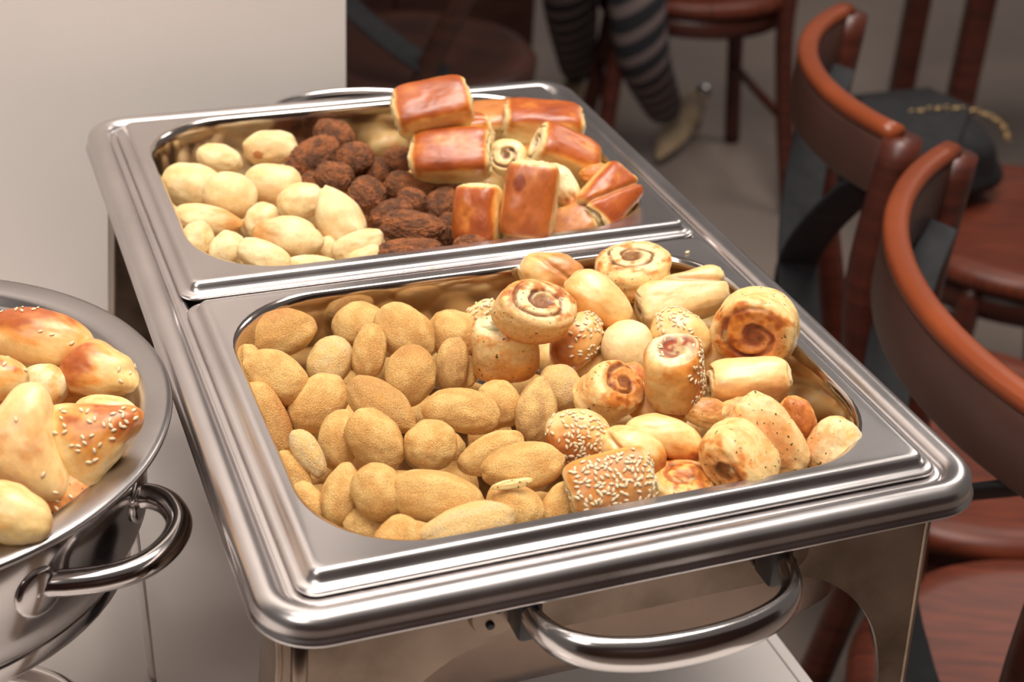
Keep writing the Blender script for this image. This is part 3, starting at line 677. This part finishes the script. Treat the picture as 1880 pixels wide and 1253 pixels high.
roll('slanting glazed roll with its ham-filled cut end left, amid the rear pile', 1036, 288, 124, 88, 84, .020, (.84, -.34, -.30), (.25, .62, .70), brown=.9, t0=-.3, t1=.4, depth=.22)
item('roll', 'roll_end_piece', 'small pale roll end with a ham spiral facing the viewer, in the rear pan', 'bread roll', 934, 290, 54, 70, T=64, z=.016, ax=(-.2, .1, .95), n=(0, .9, 0), brown=.0, m=2.3, depth=.3, turns=1.5, fill=HAM, group='glazed filled rolls in the rear pan', seed=81)
roll('upright glazed roll with a dark round spot, standing at the front of the rear pile', 973, 370, 148, 100, 84, .022, (.12, .95, .12), (-.12, -.10, .98), brown=.8, spot=(.42, .38, .24, (.22, .035, .01)), t0=-.4, t1=.3)
item('flake', 'ham_filling', 'pale cheese and ham filling bulging right of the upright roll in the rear pan', 'filling', 1036, 344, 92, 48, T=50, ang=-64, z=.016, c1=(.86, .78, .48), c2=(.80, .66, .36), brown=.7, bdir=(1, -.2, .1), bthr=.35, lump=.16)
roll('glazed roll standing left of the upright spotted one, its dark seam to the right', 878, 396, 118, 86, 84, .010, (.02, .96, .10), (-.30, -.05, .95), brown=.95, t0=-.3, t1=.3)
roll('tilted roll with two shiny brown stripes, rightmost in the rear pan', 1114, 366, 124, 92, 84, .010, (-.52, -.60, .42), (.45, .42, .75), brown=1.0, crease=.0, t0=-.4, t1=.2)
roll('roll lying low under the upright spotted one of the rear pan', 1046, 416, 104, 70, 62, -.004, (.86, .3, .1), (0, .4, .9), brown=.6)
item('flake', 'torn_crust_piece', 'torn brown crust bit on the back of the striped roll in the rear pan', 'crust', 1094, 318, 62, 34, T=26, ang=10, z=.020, c1=(.64, .24, .06), c2=(.74, .36, .10), brown=.5, bdir=(0, 0, 1), bthr=.3, lump=.2)
roll('roll buried beneath the slanting roll of the rear pan', 1000, 318, 120, 80, 70, -.006, (.9, -.2, 0), (0, .6, .7), brown=.7)

# ------------------------------------------------------------- meat croquettes, rear pan
def meat(label, u, v, L, W, ang, z=-.010, **k):
    return item('meat', 'meat_croquette', label, 'meat croquette', u, v, L, W, ang=ang, z=z, group='brown meat croquettes in the rear pan', **k)
meat('brown meat croquette at the very top left of the brown heap, by the back wall', 614, 248, 78, 56, -24, z=-.004)
meat('long dark meat croquette slanting up to the right, leftmost of the brown heap', 574, 290, 108, 66, 34, z=-.006)
meat('stubby brown meat croquette right of the long slanting one', 650, 291, 72, 58, 6, z=-.003)
meat('round brown meat croquette in the upper middle of the brown heap', 614, 325, 74, 58, -10, z=-.001)
meat('small brown meat croquette peeking out left below the long slanting one', 572, 332, 40, 34, 0, z=-.014)
meat('round brown meat croquette beside the tip of the pale teardrop pastry', 674, 359, 70, 68, -50, z=.000)
meat('brown meat croquette touching the left side of the square glazed roll', 733, 293, 56, 50, 0, z=-.004)
meat('shaded meat croquette left of the one touching the square glazed roll', 695, 314, 52, 46, 70, z=-.012)
meat('knobbly meat croquette below the square glazed roll', 756, 343, 104, 56, -8, z=-.003, waist=.12)
meat('small round meat croquette in the centre of the lower brown heap', 757, 367, 56, 44, -20, z=.002)
meat('meat croquette behind the big dark one in the lower left of the brown heap', 720, 394, 82, 56, 24, z=-.003)
meat('big dark crusty meat croquette in the lower middle of the brown heap', 757, 418, 120, 62, -6, z=.004)
meat('meat croquette leaning against the left standing glazed roll', 808, 376, 74, 52, 40, z=-.006)
meat('long meat croquette resting on the front edge of the rear pan', 752, 463, 126, 50, 4, z=-.001)
meat('knob of meat croquette at the rear pan front edge, under the left standing roll', 866, 451, 70, 40, -4, z=-.001)
meat('shaded meat croquette under the left standing glazed roll', 822, 422, 62, 48, 80, z=-.010)
meat('meat croquette deep in the gap behind the pale teardrop pastry', 640, 352, 60, 52, 0, z=-.022)
meat('meat croquette deep in the heap near the back wall of the rear pan', 655, 330, 60, 50, 20, z=-.022)
meat('meat croquette deep in the heap under the edge of the square glazed roll', 812, 345, 74, 56, 0, z=-.016)
meat('meat croquette deep in the heap behind the left standing glazed roll', 840, 372, 74, 56, 30, z=-.018)
meat('meat croquette deep in the brown heap below the knobbly one', 700, 372, 70, 50, 60, z=-.020)

# ------------------------------------------------------------- pale pastries, rear pan
def pale(label, u, v, L, W, ang, z=-.010, **k):
    return item('pale', 'pale_pastry', label, 'pastry', u, v, L, W, ang=ang, z=z, group='pale fried pastries in the rear pan', **k)
pale('small pale pastry nearest the back left corner of the rear pan', 402, 291, 86, 52, -10, z=-.006, brown=.2)
pale('round pale pastry with a brown scorch spot, at the back wall of the rear pan', 498, 273, 106, 66, 2, z=-.004, brown=.4, bdir=(-.45, -.55, .75), spot=(-.40, -.42, .20, (.42, .12, .02)))
pale('large pale pastry at the left wall of the rear pan, behind a rounder golden one', 350, 340, 112, 82, 0, z=-.008, brown=.3)
pale('round golden pastry overlapping the large one at the left of the rear pan', 422, 360, 102, 88, -14, z=.000, brown=.6, bdir=(-.1, -.9, .1), lump=.05)
pale('broad pale pastry below the scorched round one in the rear pan', 500, 340, 108, 80, -4, z=-.005, brown=.4, bdir=(0, -.8, .4))
pale('pale egg-shaped pastry left of the teardrop one', 552, 371, 88, 70, 24, z=-.006, brown=.1)
pale('pale teardrop pastry with its point up, right beside the brown meat croquettes', 622, 400, 130, 84, 118, z=.002, brown=.05, tip=.5, bend=-.06)
pale('flat pale pastry with a brown right tip, at the left wall of the rear pan', 378, 405, 130, 56, -10, z=-.005, brown=.9, bdir=(1, .2, .2))
pale('bent pale pastry at the left front corner of the rear pan', 358, 446, 82, 62, 58, z=-.007, bend=.05, brown=.1)
pale('upright pale pastry, second from the left front corner of the rear pan', 416, 461, 78, 62, 60, z=-.006, brown=.2)
pale('pale knob-topped pastry in the middle of the pale heap', 480, 405, 72, 58, 52, z=-.007, brown=.3)
pale('large pale pastry with a golden right edge, lying in the middle of the pale heap', 529, 436, 134, 78, 168, z=.000, tip=.35, brown=.9, bdir=(.9, .2, .2))
pale('drooping pale pastry leaning over the front edge of the rear pan', 486, 473, 110, 60, -26, z=.002, brown=.25)
pale('pale pastry with a squared end, touching the big dark meat croquette', 657, 453, 98, 56, 20, z=-.002, e=2.6, brown=.2)
pale('pale pastry half behind the front edge, left of the long meat croquette', 668, 474, 74, 46, 24, z=-.006, brown=.1)
pale('pale pastry of which only the top shows above the front edge of the rear pan', 576, 490, 104, 44, -4, z=-.006, brown=.3)
pale('thin pale pastry sliver against the left wall of the rear pan', 308, 398, 74, 42, -68, z=-.012, brown=.3)
pale('small pale pastry in the gap left of the squared one', 600, 458, 50, 36, 80, z=-.012, brown=.2)

# ------------------------------------------------------------- hidden under-layer the heaps rest on
def under(kind, name, label, cat, xs, ys, L, W, T, group, z):
    first = None; rng = random.Random(3); k = 0
    for i, x in enumerate(xs):
        for j, y in enumerate(ys):
            if first is None:
                p, F, col, n0, mk = shape(kind, L, W, T, 5, {'N': 14}); first = mesh(name, p, F, MATS[kind], col=col); o = first
            else: o = bpy.data.objects.new(name, first.data); COL.objects.link(o)
            put(o, label, cat, group)
            o.location = (x + rng.uniform(-.003, .003), y + rng.uniform(-.002, .002), z + rng.uniform(-.0015, .0015)); o.rotation_euler = (rng.uniform(-.2, .2), rng.uniform(-.15, .15), rng.uniform(0, 3.1))
under('croq', 'breaded_croquette', 'croquette buried in the bottom layer of the front pan', 'croquette', np.linspace(.062, .205, 5), np.linspace(.066, .246, 6), .034, .026, .022, 'buried bottom croquettes of the front pan', RZ - .045)
under('bun', 'small_pastry', 'pastry buried in the bottom layer of the front pan', 'pastry', np.linspace(.238, .306, 3), np.linspace(.066, .240, 5), .036, .030, .026, 'buried bottom pastries of the front pan', RZ - .042)
under('pale', 'pale_pastry', 'pale pastry buried in the bottom layer of the rear pan', 'pastry', np.linspace(.062, .15, 3), np.linspace(.335, .50, 6), .036, .028, .022, 'buried bottom pastries of the rear pan', RZ - .045)
under('meat', 'meat_croquette', 'meat croquette buried in the bottom layer of the rear pan', 'meat croquette', np.linspace(.178, .20, 1), np.linspace(.335, .47, 5), .034, .024, .021, 'buried bottom meat croquettes', RZ - .045)
under('bun', 'small_roll', 'bread roll buried in the bottom layer of the rear pan', 'bread roll', np.linspace(.225, .308, 3), np.linspace(.34, .505, 5), .036, .030, .030, 'buried bottom rolls of the rear pan', RZ - .038)

# ------------------------------------------------------------- stuffed buns in the round pot
def bunp(kind, label, u, v, L, W, T, ang, z, **k):
    return item(kind, 'stuffed_bun', label, 'bun', u, v, L, W, T=T, ang=ang, z=z, group='stuffed buns in the round pot', **k)
SS = 1.0
def ring_buns(pts, z, label, group, L=.046, N=18):
    first = None; rng = random.Random(11)
    for x, y in pts:
        if first is None:
            p, F, col, n0, mk = shape('bun', L, L * .72, L * .56, 9, {'N': N, 'c1': CR, 'brown': .8, 'bdir': (0, .2, 1), 'bthr': .5}); first = mesh('stuffed_bun', p, F, BUN, col=col); o = first
        else: o = bpy.data.objects.new('stuffed_bun', first.data); COL.objects.link(o)
        put(o, label, 'bun', group); o.location = (PC[0] + x, PC[1] + y, z); o.rotation_euler = (rng.uniform(-.1, .1), rng.uniform(-.1, .1), rng.uniform(0, 3.1))
ring_buns([(.045 * i + (.022 if j % 2 else 0), .040 * j) for j in range(-2, 3) for i in range(-2, 3) if math.hypot(.045 * i + (.022 if j % 2 else 0), .040 * j) < .094], RZ - .034, 'stuffed bun buried in the bottom layer of the round pot', 'buried bottom buns of the round pot', .042)
ring_buns([(-.085, .035), (-.090, -.015), (-.062, -.062), (-.045, .080), (-.040, .010), (-.015, -.088)], RZ - .010, 'stuffed bun in the left half of the round pot, beyond the picture edge', 'top buns in the left half of the round pot')
bunp('bun', 'long stuffed bun with shiny brown top, furthest back in the round pot', 76, 622, 204, 108, 100, -12, .008, c1=CR, brown=.95, bdir=(-.35, .9, .35), bthr=.5, seeds=(13, (-.3, .75, .5), .45, SS), lump=.04, bend=-.03)
bunp('tri', 'folded stuffed bun with a brown hollow, at the right edge of the round pot', 182, 684, 156, 104, 90, -14, .000, c1=CR, brown=.9, bdir=(-.9, .2, .5), bthr=.45, seeds=(5, (1, -.2, .2), .5, SS), tri=.10, ph=.6)
bunp('bun', 'small pale bun showing between the back bun and the brown hollowed one', 76, 710, 96, 84, 74, 10, -.004, c1=(.88, .72, .44), brown=.1)
bunp('bun', 'pointed bun end with three seeds at the left frame edge of the round pot', -12, 694, 128, 84, 84, -8, .010, c1=CR, brown=.8, bdir=(.2, .8, .5), bthr=.75, seeds=(9, (.1, .85, .6), .6, SS))
bunp('tri', 'large triangular bun with blistered centre, at the left of the round pot', 34, 818, 190, 176, 104, -48, .010, c1=CR, c2=(.84, .60, .28), brown=.35, bdir=(.1, .25, 1), bthr=.85, tri=.27, ph=0, seeds=(3, (0, .2, 1), .7, SS))
bunp('tri', 'large triangular bun with a sesame-covered shiny brown patch, right in the round pot', 166, 806, 168, 150, 100, 27, .010, c1=CR, brown=1.0, bdir=(.62, .15, .72), bthr=.62, tri=.20, ph=0, seeds=(34, (.55, .25, .85), .62, SS))
bunp('bun', 'yellow bun tip showing behind the sesame triangular bun', 196, 756, 120, 62, 60, -8, -.002, c1=(.88, .68, .32), brown=.1)
bunp('bun', 'pale rounded bun at the near left of the round pot', 20, 946, 160, 112, 96, -24, .010, c1=CR, brown=.15, seeds=(3, (0, .2, 1), .7, SS), taper=.06)
bunp('flake', 'dark orange bun deep between the triangular buns of the round pot', 136, 914, 118, 88, 66, -58, -.013, c1=(.62, .24, .07), c2=(.74, .34, .11), brown=.4, seeds=(14, (0, 0, 1), .3, SS))
bunp('bun', 'bun buried beneath the left triangular bun of the round pot', 40, 880, 150, 100, 80, -40, -.020, c1=(.80, .50, .2), brown=.5)
bunp('bun', 'bun buried under the pointed one at the left of the round pot', 4, 762, 130, 90, 70, 10, -.016, c1=(.80, .5, .2), brown=.5)
bunp('bun', 'bun buried at the middle of the round pot', 110, 740, 130, 90, 70, 20, -.024, c1=(.80, .5, .2), brown=.5)

# stray seeds on the steel rims
for (u, v), lb in (((1262, 463), 'single sesame seed on the right corner of the front pan rim'), ((792, 492), 'single sesame seed on the rim between the two food pans')):
    o = bpy.data.objects.new('stray_sesame_seed', seed_mesh()); COL.objects.link(o); o.location = at_z(u, v, RZ + .0075); o.rotation_euler = (0, 0, .4); o.scale = (1.3, 1.3, 1.3)
    put(o, lb, 'seed')
# ------------------------------------------------------------- chairs beyond the table
WOOD_SHADED = simple('shaded_rail_wood', (.075, .032, .024), (.10, .042, .03), rough=.35, scale=8)  # rail faces coloured darker to stand for their shaded side
def chair(loc, rz, label, r=.30, span=62, seat_h=.46, rail_z=(.80, .905), strap=True, seat_r=.215, wood=WOOD_A, top=WOOD_LIT, group=None, cat='chair'):
    """bentwood chair; back towards local -x"""
    t = empty('bentwood_chair', loc, rz); put(t, label, cat, group)
    # seat: round with a rolled edge and sunken middle
    prof = [(0, seat_h - .006), (seat_r * .72, seat_h - .004), (seat_r * .84, seat_h + .002), (seat_r * .96, seat_h + .001), (seat_r, seat_h - .010), (seat_r * .99, seat_h - .026), (seat_r * .90, seat_h - .034), (0, seat_h - .034)]
    mesh('seat', *lathe(prof, 64), WOOD_SEAT if wood is WOOD_A else wood, t)
    mesh('seat_ring', *lathe([(seat_r * .80, seat_h - .034), (seat_r * .92, seat_h - .036), (seat_r * .92, seat_h - .075), (seat_r * .80, seat_h - .075), (seat_r * .80, seat_h - .034)], 48), wood, t)
    # back rail: tall curved band
    cx = -seat_r - .03 + r; zm = sum(rail_z) / 2; hh = rail_z[1] - rail_z[0]
    path = [(cx - r * math.cos(math.radians(a)), r * math.sin(math.radians(a)), zm) for a in np.linspace(-span, span, 25)]
    mesh('back_rail', *sweep([(a, b_, c - .006) for a, b_, c in path], rsec(.020, hh - .012, .006)), WOOD_SHADED if wood is WOOD_A else wood, t)
    mesh('lit_rail_edge', *sweep([(a, b_, rail_z[1] - .007) for a, b_, c in path], rsec(.0215, .016, .007)), top, t)  # strip coloured as the lit top of the rail
    ex, ey = path[-1][0], path[-1][1]
    for s in (-1, 1):
        p = spline([(ex + .006, s * ey, rail_z[1] - .01), (ex + .0, s * ey * .96, .70), (-seat_r * .62, s * seat_r * .80, seat_h), (-seat_r * .74, s * seat_r * .86, .25), (-seat_r * 1.02, s * seat_r * 1.0, .005)], 7)
        mesh('leg', *sweep(p, ell(.019, .019, 14), up=(1, 0, 0)), wood, t)
        p = spline([(seat_r * .62, s * seat_r * .62, seat_h - .03), (seat_r * .70, s * seat_r * .70, .25), (seat_r * .84, s * seat_r * .84, .005)], 7)
        mesh('leg', *sweep(p, ell(.018, .018, 14), up=(1, 0, 0)), wood, t)
        mesh('back_stretcher', *sweep([(-seat_r * .78, s * seat_r * .88, .20), (seat_r * .72, s * seat_r * .72, .20)], ell(.010, .010, 10)), wood, t)
    if strap:
        for s in (-1, 1):
            P = []
            for k in range(14):
                q = k / 13; a = math.radians(span * .86 * s * (1 - 2 * q)); rr_ = r - .012 - .02 * math.sin(PI * q) * 0
                z = rail_z[0] + .01 + (seat_h + .02 - rail_z[0]) * (q ** 1.0); shr = 1 - .14 * q
                P.append((cx - rr_ * math.cos(a) * 1.0 + .02 * q, rr_ * math.sin(a) * shr, z))
            mesh('cross_strap', *sweep(P, rsec(.006, .044, .002), up=(1, 0, 0)), BLACK, t)
    return t
def back_chair(c, r, ang, span, label, **k):      # placed by the circle its curved back rail lies on
    seat_r = .215; d = math.radians(ang); ax_, ay_ = c[0] + r * math.cos(d), c[1] + r * math.sin(d); q = seat_r + .03
    return chair((ax_ - q * math.cos(d), ay_ - q * math.sin(d), 0), d + PI, label, r=r, span=span, rail_z=(.828, .90), **k)
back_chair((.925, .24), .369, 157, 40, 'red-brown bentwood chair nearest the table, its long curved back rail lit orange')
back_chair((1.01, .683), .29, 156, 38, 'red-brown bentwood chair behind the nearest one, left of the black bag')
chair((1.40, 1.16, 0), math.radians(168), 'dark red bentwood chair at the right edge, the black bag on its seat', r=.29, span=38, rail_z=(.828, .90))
D3 = chair((1.45, 2.36, 0), math.radians(75), 'dark red bentwood chair in the middle distance, on which the person with striped trousers sits', r=.27, wood=WOOD_A, strap=False)
for s in (-1, 1):
    mesh('arched_brace', *sweep(spline([(.10, s * .12, .42), (.125, s * .135, .40), (.148, s * .150, .33), (.156, s * .158, .24)], 6), rsec(.016, .022, .004), up=(1, 0, 0)), WOOD_A, D3)
for i, (x, y, rz_) in enumerate(((.30, 2.62, 100), (.74, 2.05, 20))):
    chair((x, y, 0), math.radians(rz_), ['dark bentwood chair just right of the white partition', 'dark bentwood chair in the shade left of the seated person'][i], wood=WOOD_D, top=WOOD_A)
tt = empty('dining_table', (2.15, 2.0, 0), math.radians(-20)); put(tt, 'red-brown wooden table at the far right of which two tall legs show', 'table')
MB().add(*box((.10, .0, .735), (.8, .8, .03), .008)).build('table_top', WOOD_A, tt, angle=40)
for lx, ly in ((-.25, .25), (-.25, -.16), (.42, .3), (.42, -.3)): MB().add(*box((lx, ly, .36), (.05, .05, .72), .006)).build('leg', WOOD_A, tt, angle=40)
# dark wooden counter far behind
ct = empty('wooden_counter', (.55, 3.1, 0)); put(ct, 'dark brown wooden counter in the background behind the chairs', 'counter')
MB().add(*box((0, 0, .47), (1.5, .5, .90), .01)).build('body', WOOD_D, ct, angle=40)
MB().add(*box((0, -.02, .94), (1.6, .58, .04), .01)).build('counter_top', WOOD_D, ct, angle=40)
for k in range(4):
    MB().add(*box((-.56 + k * .375, -.255, .48), (.34, .02, .78), .008)).build('front_panel', WOOD_D, ct, angle=40)
MB().add(*box((0, -.26, .05), (1.5, .02, .09), .004)).build('plinth', WOOD_A, ct, angle=40)

# ------------------------------------------------------------- black bag on the second chair
bg = empty('black_bag', (1.27, 1.30, .462)); put(bg, 'black cloth shoulder bag with a chain strap lying on the second chair seat', 'bag')
D_, F_ = cubesphere(16); e = 3.2; q = (np.abs(D_) ** e).sum(1) ** (1 / e); P_ = D_ / q[:, None] * np.array([.13, .10, .065]) * (1 + .07 * fbm(D_ * 2.2, 4, 2))[:, None]
P_[:, 0] *= 1 - .25 * (P_[:, 2] / .065); P_[:, 2] += .066
mesh('bag_body', P_, F_, BLACK, bg)
D2 = P_.copy(); m_ = P_[:, 2] > .05
mesh('flap', *sweep([(-.10, -.107, .03), (-.095, -.105, .10), (-.07, -.07, .137), (0, .0, .140), (.0, .08, .125)], rsec(.16, .006, .002)), BLACK, bg)
for k in range(26):
    t = k / 25; a = PI * t
    c = (.02 + .11 * math.cos(a), -.06 + .05 * t, .095 + .05 * math.sin(a))
    pts = [(c[0] + .006 * math.cos(x), c[1] + (.0035 * math.sin(x) if k % 2 else 0), c[2] + (.0035 * math.sin(x) if k % 2 == 0 else 0)) for x in np.linspace(0, 2 * PI, 10, endpoint=False)]
    mesh('chain_link', *sweep(pts, ell(.0012, .0012, 6), closed=True, up=(.1, .2, 1)), simple('brass', (.6, .42, .2), rough=.3, metal=1) if k == 0 else bpy.data.materials['brass'], bg)

# ------------------------------------------------------------- seated person (the frame shows the lower legs only)
def skin(name, verts, edges, radii, mat, parent=None, sub=2):
    me = bpy.data.meshes.new(name); me.from_pydata(verts, edges, []); o = bpy.data.objects.new(name, me); COL.objects.link(o)
    md = o.modifiers.new('skin', 'SKIN'); md.use_smooth_shade = True
    for i, r in enumerate(radii): me.skin_vertices[0].data[i].radius = (r, r) if not isinstance(r, tuple) else r
    me.skin_vertices[0].data[0].use_root = True
    s = o.modifiers.new('sub', 'SUBSURF'); s.levels = sub; s.render_levels = sub
    me.materials.append(mat)
    if parent: o.parent = parent
    return o
m, nt, b = newmat('striped_knit'); b.inputs['Roughness'].default_value = .85
tc = nt.nodes.new('ShaderNodeTexCoord'); mp = nt.nodes.new('ShaderNodeMapping'); mp.inputs['Rotation'].default_value = (0, .75, 0); nt.links.new(tc.outputs['Object'], mp.inputs[0])
wv = nt.nodes.new('ShaderNodeTexWave'); wv.inputs['Scale'].default_value = 6; wv.inputs['Distortion'].default_value = 1.0; wv.bands_direction = 'Z'; nt.links.new(mp.outputs[0], wv.inputs[0])
r_ = ramp(nt, wv.outputs['Fac'], [(.55, (.022, .022, .030)), (.75, (.20, .155, .15))]); nt.links.new(r_.outputs[0], b.inputs['Base Color'])
KNIT = m
SKINM = simple('skin_tone', (.50, .28, .19), (.56, .32, .22), rough=.5)
SHOE = simple('beige_shoe', (.42, .30, .18), (.50, .37, .24), rough=.3, coat=.4)
HAIR = simple('dark_hair', (.02, .014, .012), (.03, .02, .016), rough=.4)
pr = empty('person', (1.45, 2.45, 0)); put(pr, 'seated person in dark striped knit trousers and beige shoes, behind the dish', 'person')
O3 = np.array([1.45, 2.45, 0]); HL = at_z(1283, 172, .09) - O3; TO = at_z(1207, 292, .03) - O3; KN = at_z(1165, -30, .50) - O3; AN2 = at_z(1060, 130, .10) - O3; KN2 = at_z(1040, -60, .52) - O3
MD = at_z(1180, 110, .33) - O3
v = [(0, 0, .55), (.10, .0, .53), (-.10, .0, .53), tuple((KN + np.array([.10, 0, .53])) / 2 + np.array([0, 0, .02])), tuple((KN2 + np.array([-.10, 0, .53])) / 2), tuple(KN), tuple(KN2), tuple(MD), tuple(KN2 * .5 + AN2 * .5), tuple(at_z(1222, 205, .11) - O3), tuple(AN2),
     (0, .02, .72), (0, .03, .90), (0, .02, 1.02), (0, .01, 1.10), (.17, .02, 1.0), (-.17, .02, 1.0), (.22, -.06, .78), (-.22, -.06, .78), (.14, -.26, .66), (-.14, -.26, .66)]
e_ = [(0, 1), (0, 2), (1, 3), (2, 4), (3, 5), (4, 6), (5, 7), (6, 8), (7, 9), (8, 10), (0, 11), (11, 12), (12, 13), (13, 14), (13, 15), (13, 16), (15, 17), (16, 18), (17, 19), (18, 20)]
rd = [.14, .10, .10, .085, .085, .068, .068, .060, .060, .045, .045, .13, .14, .08, .055, .06, .06, .045, .045, .03, .03]
skin('body', v, e_, rd, KNIT, pr)
D_, F_ = cubesphere(20); P_ = D_ * np.array([.075, .095, .115]); P_[:, 1] -= .02 * np.exp(-((D_[:, 0]) / .18) ** 2 - ((D_[:, 2] + .05) / .2) ** 2) * (D_[:, 1] < 0); P_[:, 0] *= 1 - .18 * (D_[:, 2] < 0) * -D_[:, 2]; P_ += np.array([0, -.01, 1.24])
hd = mesh('head', P_, F_, SKINM, pr)
for s in (-1, 1):
    mesh('eye', *[(D_ * .011 + np.array([s * .028, -.098, 1.25])), F_], BLACK, hd) if False else None
H_ = D_ * np.array([.086, .105, .125]); H_[:, 1] += .018; H_ += np.array([0, 0, 1.26]); k_ = [f for f in F_ if H_[list(f)][:, 1].mean() > -.045 or H_[list(f)][:, 2].mean() > 1.32]
mesh('hair', H_, k_, HAIR, pr)
def shoe(ank, toe):
    A = np.array(ank); B = np.array(toe); d = B - A; L = np.linalg.norm(d); X = d / L; Z = np.array([0, 0, 1.]); Z = Z - X * (Z @ X); Z /= np.linalg.norm(Z); Y = np.cross(Z, X)
    D, F = cubesphere(16); q = D.copy(); u_ = q[:, 0]
    wx = .040 * (1 - .35 * sstep(.3, 1.0, u_)) * (1 - .15 * np.exp(-((u_ + .1) / .35) ** 2)); hz = .035 * (1 - .45 * sstep(-.5, .6, u_))
    P = A[None] + X[None] * ((u_ * .56 + .44) * L)[:, None] + Y[None] * (q[:, 1] * wx)[:, None] + Z[None] * (np.maximum(q[:, 2], -.55) * hz)[:, None]
    s = mesh('shoe', P, F, SHOE, pr)
    hb = A - X * .010; mesh('heel', *sweep([(hb[0], hb[1], hb[2] - .01), (hb[0], hb[1], .002)], ell(.014, .014, 12), up=(1, 0, 0), scale=[1.2, .8]), SHOE, s)
    mesh('buckle', *[(cubesphere(8)[0] * .020 + A + np.array([-.005, -.03, .02])), cubesphere(8)[1]], STEEL_HANDLE, s)
shoe(HL, TO); shoe(AN2 + np.array([0, 0, -.02]), AN2 + np.array([-.10, -.20, -.07]))
